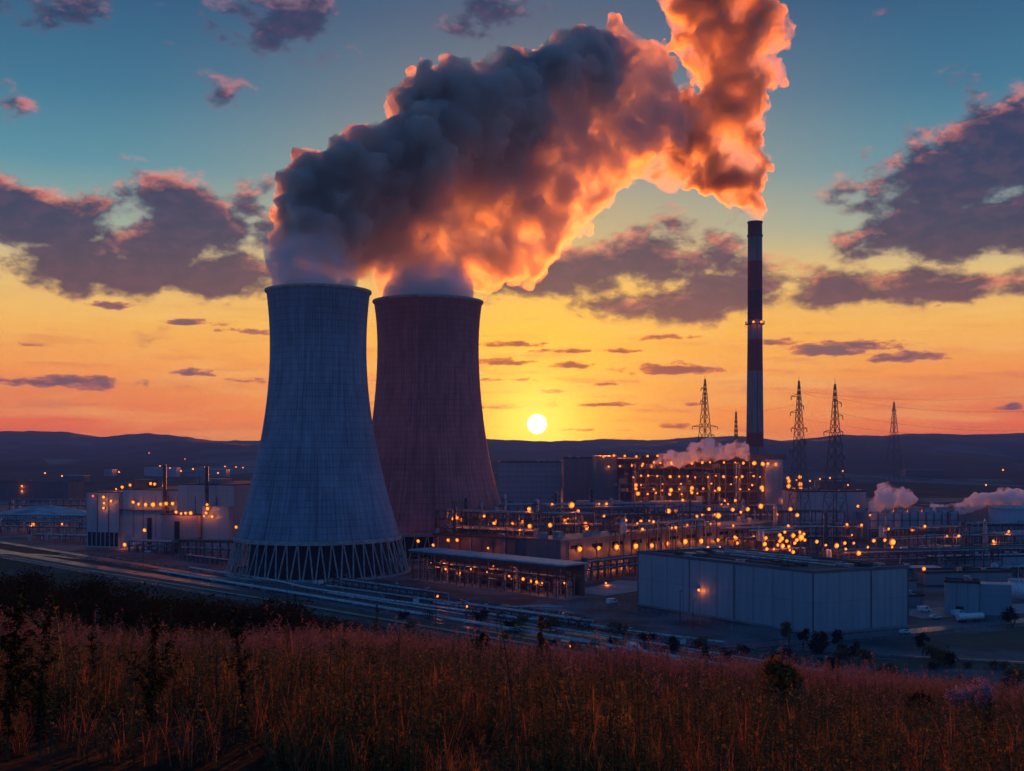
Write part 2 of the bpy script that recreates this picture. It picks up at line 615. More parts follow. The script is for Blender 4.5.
def ground_material():
    m = bpy.data.materials.new('ground_soil')
    m.use_nodes = True
    N = Nodes(m.node_tree)
    b = N.n['Principled BSDF']
    tc = N.n.new('ShaderNodeTexCoord').outputs['Object']
    x, y, z = N.xyz(tc)
    n1 = N.noise(tc, 0.012, 6, 0.62)
    n2 = N.noise(tc, 0.3, 4, 0.6)
    gravel = N.mix(n2, lin(60, 60, 62), lin(112, 108, 104))
    grass = N.mix(n2, (0.020, 0.026, 0.008), (0.055, 0.062, 0.020))
    soil = N.mix(n2, (0.012, 0.009, 0.007), (0.028, 0.019, 0.013))
    fields = N.mix(N.smooth(N.noise(N.vec(N.mul(x, 0.6), N.mul(y, 0.25), 0), 0.008, 2), 0.42, 0.5), grass, soil)
    base = N.mix(N.smooth(n1, 0.52, 0.66), grass, gravel)
    base = N.mix(N.smooth(y, 1350, 1600), base, fields)
    base = N.mix(N.smooth(z, 0.8, 4), base, soil)
    N.put(b.inputs['Base Color'], base)
    b.inputs['Specular IOR Level'].default_value = 0.08
    N.put(b.inputs['Roughness'], N.smooth(n1, 0.3, 0.7, 0.85, 1.0))
    bn = N.n.new('ShaderNodeBump')
    bn.inputs['Strength'].default_value = 0.6
    bn.inputs['Distance'].default_value = 0.3
    N.put(bn.inputs['Height'], n2)
    N.l.new(bn.outputs[0], b.inputs['Normal'])
    return m


ys = np.concatenate([np.arange(-60, 12, 6.0), np.arange(12, 200, 2.5), np.arange(200, 460, 8.0), np.arange(460, 1500, 60), np.linspace(1500, 9500, 18)])
us = np.linspace(-1, 1, 161)
us = np.sign(us) * np.abs(us) ** 1.6
gx = us[None, :] * (120 + np.maximum(ys, 0)[:, None] * 0.85)
gy = np.repeat(ys[:, None], len(us), 1)
gz = ground_np(gx, gy)
nr, nc = gx.shape
idx = np.arange(nr * nc).reshape(nr, nc)
quads = np.stack([idx[:-1, :-1], idx[:-1, 1:], idx[1:, 1:], idx[1:, :-1]], -1).reshape(-1, 4)
ground = np_mesh('ground', np.stack([gx, gy, gz], -1).reshape(-1, 3), quads, ground_material(), smooth=True)
tag(ground, 'valley floor and brown hillside under the plant', kind='structure')


def hills_material():
    m = bpy.data.materials.new('hill_land')
    m.use_nodes = True
    N = Nodes(m.node_tree)
    b = N.n['Principled BSDF']
    tc = N.n.new('ShaderNodeTexCoord').outputs['Object']
    x, y, z = N.xyz(tc)
    p = N.vec(x, N.mul(y, 0.45), 0)
    n1 = N.noise(p, 0.0022, 5, 0.6)
    vor = N.n.new('ShaderNodeTexVoronoi')
    N.put(vor.inputs['Vector'], p)
    vor.inputs['Scale'].default_value = 0.0045
    cellv = N.xyz(vor.outputs['Color'])[0]
    field = N.ramp(cellv, [(0, (0.020, 0.024, 0.014)), (0.35, (0.034, 0.040, 0.030)), (0.6, (0.075, 0.075, 0.07)), (0.85, (0.15, 0.15, 0.15))], 'CONSTANT')
    wood = N.mix(N.noise(tc, 0.03, 4, 0.7), (0.006, 0.010, 0.006), (0.026, 0.032, 0.018))
    base = N.mix(N.smooth(n1, 0.46, 0.56), wood, field)
    base = N.mix(N.smooth(z, 85, 120), base, wood)
    N.put(b.inputs['Base Color'], base)
    b.inputs['Roughness'].default_value = 0.95
    b.inputs['Specular IOR Level'].default_value = 0.1
    return m


def make_hills(name, label, y0, y1, prof, seed, amp, rough):
    Yr = np.concatenate([np.linspace(y0, y1, 46), np.linspace(y1, y1 + 1500, 10)[1:]])
    A = np.linspace(-0.72, 0.72, 620)
    X = A[None, :] * Yr[:, None]
    Y = np.repeat(Yr[:, None], len(A), 1)
    px = 512 + F * A
    rp = np.interp(px, [p[0] for p in prof], [p[1] for p in prof])
    ridge = HC + (HZ - rp) * y1 / F
    t = np.clip((Y - y0) / (y1 - y0), 0, 1)
    up = t ** 1.25
    back = np.clip((Y - y1) / 1500, 0, 1)
    z = ridge[None, :] * up * (1 - back) - 3
    z = z + (fbm(X * 0.0016 + seed, Y * 0.0011, None, 4) - 0.5) * amp * (0.15 + np.sin(np.pi * t) ** 1.0)
    z = z + (fbm(X * 0.02, Y * 0.02 + seed, None, 3) - 0.4) * rough * t
    z = np.where(back >= 1, -40, z)
    nr, nc = X.shape
    idx = np.arange(nr * nc).reshape(nr, nc)
    q = np.stack([idx[:-1, :-1], idx[:-1, 1:], idx[1:, 1:], idx[1:, :-1]], -1).reshape(-1, 4)
    o = np_mesh(name, np.stack([X, Y, z], -1).reshape(-1, 3), q, HILL_M, smooth=True)
    return tag(o, label, kind='structure')


HILL_M = hills_material()
make_hills('hills', 'wooded blue ridge along the horizon', 2300, 5600,
           [(-300, 428), (0, 430), (45, 430), (70, 431), (100, 436), (120, 434), (150, 432.5), (185, 436), (215, 440), (260, 440), (400, 436), (470, 436), (500, 439), (537, 440.5), (575, 440), (590, 439),
            (610, 438), (650, 440), (690, 437), (740, 436), (780, 441), (800, 440), (840, 435), (880, 436), (910, 434), (960, 435), (1024, 433), (1300, 430)], 3.0, 95, 9)
make_hills('near_hills', 'lower dark slope in front of the ridge', 1700, 3000,
           [(-300, 462), (0, 459), (80, 461), (180, 465), (300, 466), (420, 466), (500, 460), (600, 460), (700, 464), (800, 464), (900, 462), (1024, 458), (1300, 455)], 9.0, 18, 8)

# ------------------------------------------------------------------ haze
hz = MB().box(0, 3550, -42, 13000, 7700, 560)
haze_m = bpy.data.materials.new('haze_air')
haze_m.use_nodes = True
_n = Nodes(haze_m.node_tree)
_n.n.remove(_n.n['Principled BSDF'])
_pv = _n.n.new('ShaderNodeVolumePrincipled')
_pv.inputs['Color'].default_value = (0.24, 0.50, 1.0, 1)
_pv.inputs['Density'].default_value = 0.0001
_pv.inputs['Anisotropy'].default_value = 0.0
_n.l.new(_pv.outputs[0], _n.n['Material Output'].inputs['Volume'])
haze = hz.build('haze', haze_m)
tag(haze, 'thin blue evening haze in the valley air', kind='stuff')

# ------------------------------------------------------------------ cooling towers
LEG_M = mat('pale_concrete', (0.34, 0.34, 0.34), 0.8, var=0.3, scale=0.4)
DARK_M = mat('dark_void', (0.012, 0.012, 0.014), 0.9, var=0.3)


def cooling_tower(label, loc, prof, leg_r, col, nleg, name):
    t = thing('cooling_tower', label, 'cooling tower', loc)
    zb = prof[0][1]
    th = 0.7
    zs = np.linspace(zb, prof[-1][1], 60)
    # smooth hyperbolic outline through the surveyed radii
    pr = np.polyfit([p[1] for p in prof], [p[0] for p in prof], 4)
    rs = np.polyval(pr, zs)
    outer = [(float(r), float(z)) for r, z in zip(rs, zs)]
    inner = [(r - th, z) for r, z in reversed(outer)]
    m = MB()
    n = 128
    ring = outer + inner
    vs, fs = [], []
    for (r, z) in ring:
        for i in range(n):
            a = 2 * math.pi * i / n
            vs.append((r * math.cos(a), r * math.sin(a), z))
    K = len(ring)
    for k in range(K):
        k2 = (k + 1) % K
        for i in range(n):
            j = (i + 1) % n
            fs.append((k * n + i, k * n + j, k2 * n + j, k2 * n + i))
    m.add(vs, fs)
    m.build('shell', concrete_tower(name, col), t, True)
    # stiffening lip at the top, thickened ring at the foot
    rt, zt = outer[-1]
    m = MB()
    lip = [(rt + 0.05, zt - 1.3), (rt + 0.9, zt - 0.5), (rt + 0.9, zt + 0.5), (rt - 0.95, zt + 0.5), (rt - 0.95, zt - 0.2)]
    vs, fs = [], []
    for (r, z) in lip:
        for i in range(n):
            a = 2 * math.pi * i / n
            vs.append((r * math.cos(a), r * math.sin(a), z))
    for k in range(len(lip) - 1):
        for i in range(n):
            j = (i + 1) % n
            fs.append((k * n + i, k * n + j, (k + 1) * n + j, (k + 1) * n + i))
    m.add(vs, fs).build('rim', LEG_M, t, False)
    rb = outer[0][0]
    m = MB()
    band = [(rb + 0.02, zb + 1.8), (rb + 0.55, zb + 1.5), (rb + 0.55, zb - 0.35), (rb - 1.0, zb - 0.35), (rb - 1.0, zb + 0.5)]
    vs, fs = [], []
    for (r, z) in band:
        for i in range(n):
            a = 2 * math.pi * i / n
            vs.append((r * math.cos(a), r * math.sin(a), z))
    for k in range(len(band) - 1):
        for i in range(n):
            j = (i + 1) % n
            fs.append((k * n + j, k * n + i, (k + 1) * n + i, (k + 1) * n + j))
    m.add(vs, fs).build('ring_beam', LEG_M, t)
    for i in range(nleg):
        a = 2 * math.pi * (i + 0.5) / nleg
        top = Vector((math.cos(a) * (rb - 0.3), math.sin(a) * (rb - 0.3), zb))
        for s in (-1, 1):
            a2 = a + s * 0.42 * math.pi / nleg * 1.9
            bot = Vector((math.cos(a2) * leg_r, math.sin(a2) * leg_r, 0.3))
            top2 = Vector((math.cos(a + s * 0.006) * (rb - 0.3), math.sin(a + s * 0.006) * (rb - 0.3), zb - 0.3))
            MB().tube(bot, top2, 0.42, 0.36, 6).build('support_leg', LEG_M, t)
    m = MB()
    wall = [(leg_r + 1.2, -0.5), (leg_r + 1.2, 1.1), (leg_r - 0.2, 1.1), (leg_r - 0.2, -0.5)]
    m.lathe(wall, 96)
    m.f = [f for f in m.f if len(f) == 4]
    m.build('basin_wall', LEG_M, t)
    mf = MB().lathe([(rb - 7, 0.2), (rb - 7, zb + 4)], 64)
    mf.build('fill_pack', DARK_M, t)
    return t


T1 = (-106.6, 606.0)
T2 = (-55.0, 722.0)
cooling_tower('tall blue grey concrete cooling tower nearest the viewer, standing clear on its legs', (T1[0], T1[1], 0),
              [(45.0, 18.4), (36.8, 47.0), (29.3, 83.0), (26.6, 112), (26.2, 122), (26.6, 138), (28.2, 154.0)], 49.5,
              (0.25, 0.31, 0.40), 48, 'tower_concrete')
cooling_tower('concrete cooling tower with reddish purple sun glow in its colour, standing behind the pipe shed, in front of the sunset', (T2[0], T2[1], 0),
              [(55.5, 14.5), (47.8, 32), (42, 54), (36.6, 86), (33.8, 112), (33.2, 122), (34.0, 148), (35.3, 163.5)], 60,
              (0.52, 0.18, 0.18), 48, 'tower_concrete_glow_tint')  # red haze glow near the sun is put into the concrete colour

# ------------------------------------------------------------------ steam and smoke
def smooth_cloud(name, keys, seed, voxel, n1, dens, label, jitter=0.5, kids=(20, 9), step=None, amp=1.0, kid=1.0):
    """keys: strokes of (column, row, radius in pixels, distance).  Puffs on puffs, fused into one skin."""
    rnd = np.random.RandomState(seed)
    L0 = []
    for st in keys:
        for (a, b) in zip(st[:-1], st[1:]):
            pa_, pb_ = AT(a[0], a[1], a[3]), AT(b[0], b[1], b[3])
            ra, rb = a[2] * a[3] / F, b[2] * b[3] / F
            k = max(2, int((pb_ - pa_).length / (0.5 * (ra + rb)) * n1))
            for i in range(k):
                t = (i + rnd.rand() * 0.5) / k
                r = ra + (rb - ra) * t
                c = pa_.lerp(pb_, t)
                off = rnd.randn(3) * r * 0.16 * jitter
                L0.append((c.x + off[0], c.y + off[1], c.z + off[2], r * (0.80 + 0.18 * rnd.rand())))
    L0 = np.array(L0)

    def spawn(P, n, lo, hi):
        m = len(P)
        dirs = rnd.randn(m, n, 3)
        dirs /= np.linalg.norm(dirs, axis=-1, keepdims=True)
        r = P[:, None, 3] * (lo + (hi - lo) * rnd.rand(m, n) ** 1.5) * kid
        c = P[:, None, :3] + dirs * (P[:, None, 3] * 0.93)[..., None]
        return np.concatenate([c, r[..., None]], -1).reshape(-1, 4)
    L1 = spawn(L0, kids[0], 0.20, 0.46)
    L2 = spawn(L1, kids[1], 0.22, 0.48)
    L3 = spawn(L2, kids[2] if len(kids) > 2 else 3, 0.30, 0.62)
    # icosphere template
    import bmesh
    def ico(sub):
        bm = bmesh.new()
        bmesh.ops.create_icosphere(bm, subdivisions=sub, radius=1)
        bm.verts.ensure_lookup_table()
        v = np.array([x.co[:] for x in bm.verts])
        f = np.array([[q.index for q in x.verts] for x in bm.faces])
        bm.free()
        return v, f
    Vs, Fs, o = [], [], 0
    for P, sub in ((L0, 3), (L1, 2), (L2, 2), (L3, 1)):
        v, f = ico(sub)
        vv = P[:, None, :3] + v[None] * P[:, None, 3:4]
        Vs.append(vv.reshape(-1, 3))
        Fs.append((f[None] + (np.arange(len(P)) * len(v))[:, None, None]).reshape(-1, 3) + o)
        o += len(P) * len(v)
    P = np.concatenate(Vs)
    for sc, am in ((0.022, 9.0), (0.07, 4.2), (0.2, 2.0), (0.5, 1.1)):     # the whole heap is warped, so it stays one closed skin
        q = P * sc
        P = P + (np.stack([fbm(q[:, 0] + seed + 31 * k, q[:, 1] + 7 * k, q[:, 2] - 13 * k, 2) for k in range(3)], -1) - 0.5) * 2 * am * amp
    tmp = np_mesh('tmp', P, np.concatenate(Fs), [])
    rm = tmp.modifiers.new('r', 'REMESH')
    rm.mode = 'VOXEL'
    rm.voxel_size = voxel
    dg = bpy.context.evaluated_depsgraph_get()
    me = bpy.data.meshes.new_from_object(tmp.evaluated_get(dg))
    old = tmp.data
    bpy.data.objects.remove(tmp)
    bpy.data.meshes.remove(old)
    # drop the small sealed pockets inside
    import bmesh as _bm
    bm = _bm.new()
    bm.from_mesh(me)
    seen, isl = set(), []
    bm.verts.ensure_lookup_table()
    for v0 in bm.verts:
        if v0.index in seen:
            continue
        st, comp = [v0], []
        seen.add(v0.index)
        while st:
            v = st.pop()
            comp.append(v)
            for e in v.link_edges:
                w_ = e.other_vert(v)
                if w_.index not in seen:
                    seen.add(w_.index)
                    st.append(w_)
        isl.append(comp)
    isl.sort(key=len)
    kill = [v for c in isl[:-1] for v in c]
    if kill:
        _bm.ops.delete(bm, geom=kill, context='VERTS')
    bm.to_mesh(me)
    bm.free()
    me.polygons.foreach_set('use_smooth', np.ones(len(me.polygons), dtype=bool))
    me.update()
    me.name = name
    ob = bpy.data.objects.new(name, me)
    COL.objects.link(ob)
    m = bpy.data.materials.new(name + '_vapour')
    m.use_nodes = True
    N = Nodes(m.node_tree)
    N.n.remove(N.n['Principled BSDF'])
    vol = N.n.new('ShaderNodeVolumePrincipled')
    N.l.new(vol.outputs[0], N.n['Material Output'].inputs['Volume'])
    dens(N, vol)
    if step:
        m.cycles.volume_step_rate = step
    me.materials.clear()
    me.materials.append(m)
    print(name, 'faces', len(me.polygons))
    return tag(ob, label, kind='stuff')


def plume_density(N, vol):
    tc = N.n.new('ShaderNodeTexCoord').outputs['Object']
    x, y, z = N.xyz(tc)
    n = N.noise(tc, 0.017, 3, 0.6)
    q = N.add(N.sub(N.mul(x, 0.73), N.mul(z, 0.68)), N.mul(N.sub(n, 0.5), 150))
    side = N.smooth(q, -219, -189)                      # 0 back made dense to go dark, 1 ragged flank made thin to glow
    d1 = N.smooth(N.noise(tc, 0.046, 4, 0.64, dist=0.5), 0.45, 0.57)
    dense = N.smooth(d1, 0, 1, 0.15, 0.55)
    thin = N.smooth(d1, 0, 1, 0.017, 0.14)
    dd = N.add(N.mul(dense, N.sub(1, side)), N.mul(thin, side))
    N.put(vol.inputs['Density'], dd)
    vol.inputs['Color'].default_value = (0.98, 0.925, 0.87, 1)
    vol.inputs['Anisotropy'].default_value = 0.77


def smoke_density(N, vol):
    tc = N.n.new('ShaderNodeTexCoord').outputs['Object']
    d1 = N.smooth(N.noise(tc, 0.030, 5, 0.64, dist=0.5), 0.45, 0.57)
    N.put(vol.inputs['Density'], N.smooth(d1, 0, 1, 0.018, 0.22))
    vol.inputs['Color'].default_value = (0.965, 0.86, 0.70, 1)
    vol.inputs['Anisotropy'].default_value = 0.77


smooth_cloud('steam_plume', [
    [(314, 266, 40, 608), (318, 238, 43, 618), (336, 200, 50, 635), (372, 178, 48, 655), (412, 162, 52, 680), (450, 128, 50, 710),
     (500, 112, 50, 760), (550, 96, 50, 810), (592, 78, 44, 850), (622, 66, 36, 890), (645, 85, 34, 930)],
    [(424, 280, 36, 732), (426, 262, 42, 736), (446, 240, 46, 745), (482, 236, 48, 765), (520, 212, 46, 795), (548, 188, 46, 825), (585, 150, 46, 860),
     (625, 128, 46, 910), (660, 118, 38, 960)],
    [(380, 225, 46, 690), (440, 190, 50, 730), (500, 165, 52, 780), (555, 140, 48, 830)],
    [(488, 268, 26, 765), (520, 256, 28, 780), (552, 232, 26, 810), (580, 208, 20, 840), (602, 184, 18, 870)],
], 11, 1.25, 1.6, plume_density, 'huge white steam plume drifting up and right from both cooling towers', step=0.2)
smooth_cloud('chimney_smoke', [
    [(755.5, 219, 5, 1039), (753, 210, 10, 1036), (745, 195, 17, 1034), (735, 172, 27, 1030), (730, 142, 34, 1028), (734, 110, 37, 1025), (730, 80, 38, 1025), (722, 48, 42, 1025), (735, 18, 46, 1025),
     (712, -8, 48, 1020), (742, -40, 55, 1020)],
    [(738, 178, 22, 1030), (700, 168, 25, 1020), (665, 158, 26, 1005), (635, 146, 28, 990)],
    [(720, 130, 30, 1025), (690, 122, 30, 1010), (650, 118, 30, 990)],
    [(760, 30, 26, 1025), (776, 24, 12, 1025)],
], 5, 1.3, 1.6, smoke_density, 'thick smoke climbing from the red and white chimney', step=0.2)


def mouth_density(z0, z1):
    def f_(N, vol):
        tc = N.n.new('ShaderNodeTexCoord').outputs['Object']
        x, y, z = N.xyz(tc)
        n = N.noise(tc, 0.045, 5, 0.64, dist=0.4)
        thin_out = N.smooth(N.add(z, N.mul(N.sub(n, 0.5), 90)), z1, z0)      # torn away towards the top
        d1 = N.smooth(n, 0.36, 0.58, 0.02, 0.17)
        N.put(vol.inputs['Density'], N.mul(d1, thin_out))
        vol.inputs['Color'].default_value = (0.985, 0.985, 0.985, 1)
        vol.inputs['Anisotropy'].default_value = -0.05
    return f_


smooth_cloud('mouth_steam', [[(317.5, 284, 46, 607), (312, 268, 46, 606), (306, 250, 42, 604), (318, 232, 36, 604)]], 41, 1.2, 1.6, mouth_density(160, 192),
             'pale bluish steam welling out of the mouth of the near cooling tower', kids=(22, 8, 2), step=0.25, amp=0.5, kid=0.5, jitter=0.15)
smooth_cloud('mouth_steam', [[(428.5, 297, 52, 723), (430, 285, 46, 722), (434, 270, 34, 720), (442, 252, 24, 719)]], 42, 1.2, 1.6, mouth_density(170, 196),
             'pale cone of steam over the mouth of the reddish cooling tower', kids=(22, 8, 2), step=0.25, amp=0.5, kid=0.5, jitter=0.15)
# ------------------------------------------------------------------ materials of the plant
SID_BLUE = siding('blue_grey_cladding', (0.30, 0.37, 0.44), 0.6, 11.0)
SID_GREY = siding('grey_cladding', (0.26, 0.27, 0.30), 0.6, 9.0)
SID_ROSE = siding('rose_grey_cladding', (0.36, 0.29, 0.32), 0.6, 8.0)
SID_DARK = siding('dark_cladding', (0.085, 0.08, 0.09), 0.6, 7.0)
SID_BOX = siding('pale_blue_cladding', (0.33, 0.39, 0.44), 1.2, 3.6, hseam=11.5, streak=0.3)
SID_RED = siding('red_cladding', (0.42, 0.05, 0.04), 0.6, 9.0)
ROOF_D = mat('dark_roofing', (0.045, 0.045, 0.05), 0.75, var=0.5, scale=0.12, bump=0.3)
ROOF_P = mat('pale_roof_sheet', (0.42, 0.44, 0.48), 0.5, var=0.3, scale=0.2)
STEEL = mat('painted_steel', (0.075, 0.075, 0.082), 0.5, 0.3, var=0.5, scale=0.5)
RUST = mat('rusty_steel', (0.13, 0.06, 0.035), 0.7, 0.2, var=0.5, scale=0.6)
GALV = mat('galvanised_pipe', (0.38, 0.40, 0.43), 0.38, 0.6, var=0.35, scale=0.5)
PIPE_W = mat('lagged_pipe', (0.50, 0.50, 0.50), 0.45, 0.4, var=0.35, scale=0.6)
DECK = mat('deck_grating', (0.11, 0.11, 0.12), 0.7, 0.2, var=0.4, scale=0.5)
GLASS = mat('dark_glass', (0.012, 0.016, 0.022), 0.12, var=0.3, scale=0.3)
CONC = mat('yard_concrete', (0.26, 0.255, 0.25), 0.7, var=0.3, scale=0.08, bump=0.2)
ASPH = mat('wet_asphalt', (0.060, 0.062, 0.066), 0.34, var=0.45, scale=0.06, bump=0.15)
BALLAST = mat('rail_ballast', (0.085, 0.078, 0.072), 0.85, var=0.5, scale=0.5, bump=0.5)
RAIL = mat('polished_rail', (0.45, 0.45, 0.47), 0.25, 0.9, var=0.2)
WHITE = mat('white_paint', (0.75, 0.76, 0.78), 0.4, var=0.15, scale=0.8)
TYRE = mat('tyre_rubber', (0.02, 0.02, 0.02), 0.8)
WOOD = mat('grey_timber', (0.10, 0.075, 0.055), 0.8, var=0.4, scale=1.2)

# ------------------------------------------------------------------ lamps
GLOW = bpy.data.materials.new('sodium_lamp_glow')
GLOW.use_nodes = True
_g = GLOW.node_tree.nodes
_g.remove(_g['Principled BSDF'])
_e = _g.new('ShaderNodeEmission')
_e.inputs[0].default_value = (1.0, 0.19, 0.014, 1)
_e.inputs[1].default_value = 3.8
GLOW.node_tree.links.new(_e.outputs[0], _g['Material Output'].inputs[0])
GLOW.cycles.emission_sampling = 'NONE'
GLOW_R = GLOW.copy()
GLOW_R.name = 'red_lamp_glow'
[n for n in GLOW_R.node_tree.nodes if n.type == 'EMISSION'][0].inputs[0].default_value = (1.0, 0.06, 0.02, 1)
[n for n in GLOW_R.node_tree.nodes if n.type == 'EMISSION'][0].inputs[1].default_value = 3.0
LIGHTS = {}


def light_data(p):
    if p not in LIGHTS:
        l = bpy.data.lights.new('lamp_light', 'POINT')
        l.energy = p * 1.25
        l.color = (1.0, 0.20, 0.016)
        l.shadow_soft_size = 0.5
        LIGHTS[p] = l
    return LIGHTS[p]


BULB = {}


def bulb_mesh(r, red=False):
    """round lamp glass in a dark cage with a back plate"""
    k = (round(r, 2), red)
    if k not in BULB:
        r = r * RND.choice([0.74, 0.8, 0.86])
        m = MB()
        m.ball((0, 0, 0), r, 10, 7)
        m.k = 1
        m.tube((0, r * 0.75, 0), (0, r * 1.3, 0), r * 0.7, r * 0.5, 8)
        m.tube((0, r * 1.1, 0), (0, r * 2.0, 0.1 * r), r * 0.18, r * 0.18, 5)
        m.k = 2                                            # grey dish added behind the glass to show a halo of lamp glow
        prof = [(r * 0.5, 0.95 * r), (r * 1.2, 0.85 * r), (r * 1.7, 0.5 * r)]
        vs, fs = [], []
        for (q_, yy) in prof + [(p_[0], p_[1] + 0.06) for p_ in reversed(prof)]:
            for i in range(14):
                a_ = 2 * math.pi * i / 14
                vs.append((q_ * math.cos(a_), yy, q_ * math.sin(a_)))
        for k_ in range(5):
            for i in range(14):
                j = (i + 1) % 14
                fs.append((k_ * 14 + j, k_ * 14 + i, (k_ + 1) * 14 + i, (k_ + 1) * 14 + j))
        m.add(vs, fs)
        o = m.build('lamp', [GLOW_R if red else GLOW, STEEL, mat('lamp_halo_dish', (0.26, 0.25, 0.24), 0.6)])
        BULB[k] = o.data
        bpy.data.objects.remove(o)
    return BULB[k]


def to_local(t, p):
    p = Vector(p) - t.location
    c, s = math.cos(-t.rotation_euler.z), math.sin(-t.rotation_euler.z)
    return Vector((c * p.x - s * p.y, s * p.x + c * p.y, p.z))


def lamp(t, p, r=0.8, power=450, local=False, red=False, name='lamp'):
    """a lamp fixed to thing t (a part of it), with its own light"""
    o = bpy.data.objects.new(name, bulb_mesh(r, red))
    COL.objects.link(o)
    o.parent = t
    o.location = p if local else to_local(t, p)
    if power:
        l = bpy.data.objects.new('lamp_light', light_data(power))
        COL.objects.link(l)
        l.parent = o
        l.location = (0, -r * 1.5, -r * 0.9)
    return o


ORD = ['first', 'second', 'third', 'fourth', 'fifth', 'sixth', 'seventh', 'eighth', 'ninth', 'tenth', 'eleventh', 'twelfth', 'thirteenth', 'fourteenth', 'fifteenth', 'sixteenth', 'seventeenth',
       'eighteenth', 'nineteenth', 'twentieth']


def lamp_post(base, h, label, group, r=0.7, power=500, arm=1.6, face=0.0):
    t = thing('lamp_post', label, 'lamp post', base, face, group)
    MB().tube((0, 0, -0.6), (0, 0, h), 0.20, 0.11, 7).build('pole', STEEL, t)
    MB().tube((0, 0, h - 0.1), (arm, 0, h + 0.25), 0.09, 0.07, 6).build('bracket', STEEL, t)
    lamp(t, (arm, 0, h), r, power, True)
    return t


# ------------------------------------------------------------------ roads, tracks, yard
def strip(name, pts, w, z, m, kind='structure', kerb=0.0):
    pts = [Vector((p[0], p[1], 0)) for p in pts]
    L, Rr = [], []
    for i, p in enumerate(pts):
        dv = (pts[min(i + 1, len(pts) - 1)] - pts[max(i - 1, 0)]).normalized()
        nrm = Vector((-dv.y, dv.x, 0))
        L.append(p + nrm * w / 2)
        Rr.append(p - nrm * w / 2)
    vs = [(p.x, p.y, z) for p in L] + [(p.x, p.y, z) for p in Rr]
    n = len(pts)
    if kerb:
        vs += [(p.x, p.y, z - kerb) for p in L] + [(p.x, p.y, z - kerb) for p in Rr]
    fs = [(n + i, n + i + 1, i + 1, i) for i in range(n - 1)]
    if kerb:
        fs += [(i, i + 1, 2 * n + i + 1, 2 * n + i) for i in range(n - 1)]
        fs += [(n + i + 1, n + i, 3 * n + i, 3 * n + i + 1) for i in range(n - 1)]
    o = MB().add(vs, fs).build(name, m)
    return tag(o, kind=kind)


U = Vector((0.7071, -0.7071, 0))
V_ = Vector((0.7071, 0.7071, 0))


def UV(a, c):
    """plan grid of the plant: a along the roads, c across them"""
    p = U * a + V_ * c
    return (p.x, p.y)


# plant yard: big concrete apron
apron = MB().add([(*UV(-900, 297), 0.06), (*UV(-420, 301), 0.06), (*UV(-160, 287), 0.06), (*UV(-60, 300), 0.06), (260, 436, 0.06), (1500, 1000, 0.06), (1300, 1500, 0.06), (-700, 1500, 0.06), (-1300, 1250, 0.06)],
                 [tuple(range(9))]).build('yard', mat('oily_yard', (0.115, 0.115, 0.12), 0.8, var=0.6, scale=0.03, bump=0.2, col2=(0.03, 0.033, 0.03), spec=0.2))
tag(apron, kind='structure')
strip('road', [UV(-1000, 272), UV(-620, 276), UV(-420, 284), UV(-250, 285), UV(-180, 284), UV(-100, 279), UV(20, 268)], 8.5, 0.18, ASPH, kerb=0.12)
strip('road', [UV(-1000, 300), UV(-560, 300), UV(-300, 297), UV(-225, 304), UV(-120, 302)], 6, 0.14, ASPH, kerb=0.08)
strip('road', [(40, 352), (70, 372), (118, 393), (189, 427), (300, 482), (520, 600)], 8, 0.22, ASPH, kerb=0.12)
strip('road', [(90, 372), (130, 356), (175, 343), (240, 322)], 7, 0.16, ASPH, kerb=0.1)
strip('road', [(-210, 640), (-300, 700), (-420, 740), (-600, 800)], 7, 0.15, ASPH, kerb=0.09)
strip('road_marking', [UV(-420, 284), UV(-250, 285), UV(-180, 284), UV(-100, 279), UV(20, 268)], 0.25, 0.19, WHITE)
strip('footpath', [UV(-1000, 263), UV(-620, 265), UV(-420, 272), UV(-250, 274), UV(-170, 272)], 2.5, 0.14, CONC, kerb=0.08)
strip('pavement', [UV(-330, 291), UV(-225, 291), UV(-120, 288), UV(-20, 276)], 3.0, 0.17, CONC, kerb=0.1)


def track(label, pts):
    t = thing('railway_track', label, 'railway track', (0, 0, 0))
    strip('ballast', pts, 4.6, 0.30, BALLAST, kerb=0.28).parent = t
    for s in (-1, 1):
        P = [Vector((p[0], p[1], 0)) for p in pts]
        q = []
        for i, p in enumerate(P):
            dv = (P[min(i + 1, len(P) - 1)] - P[max(i - 1, 0)]).normalized()
            q.append(p + Vector((-dv.y, dv.x, 0)) * s * 0.75 + Vector((0, 0, 0.42)))
        m = MB()
        for a, b in zip(q, q[1:]):
            m.bar(a, b, 0.16)
        m.build('rail', RAIL, t)
    for c in t.children:
        if 'kind' in c:
            del c['kind']
    return t


track('railway track running closest under the hillside below the plant', [UV(-900, 255), UV(-420, 262), UV(-250, 264.5), UV(-100, 262), UV(40, 252)])
track('railway track between the main road and the near cooling tower', [UV(-700, 292), UV(-420, 291), UV(-340, 291), UV(-200, 296), UV(-120, 294), UV(0, 284)])
track('railway track on the lower right crossing in front of the big pale blue box hall', [(20, 384), (60, 376), (110, 362), (160, 346), (240, 318)])

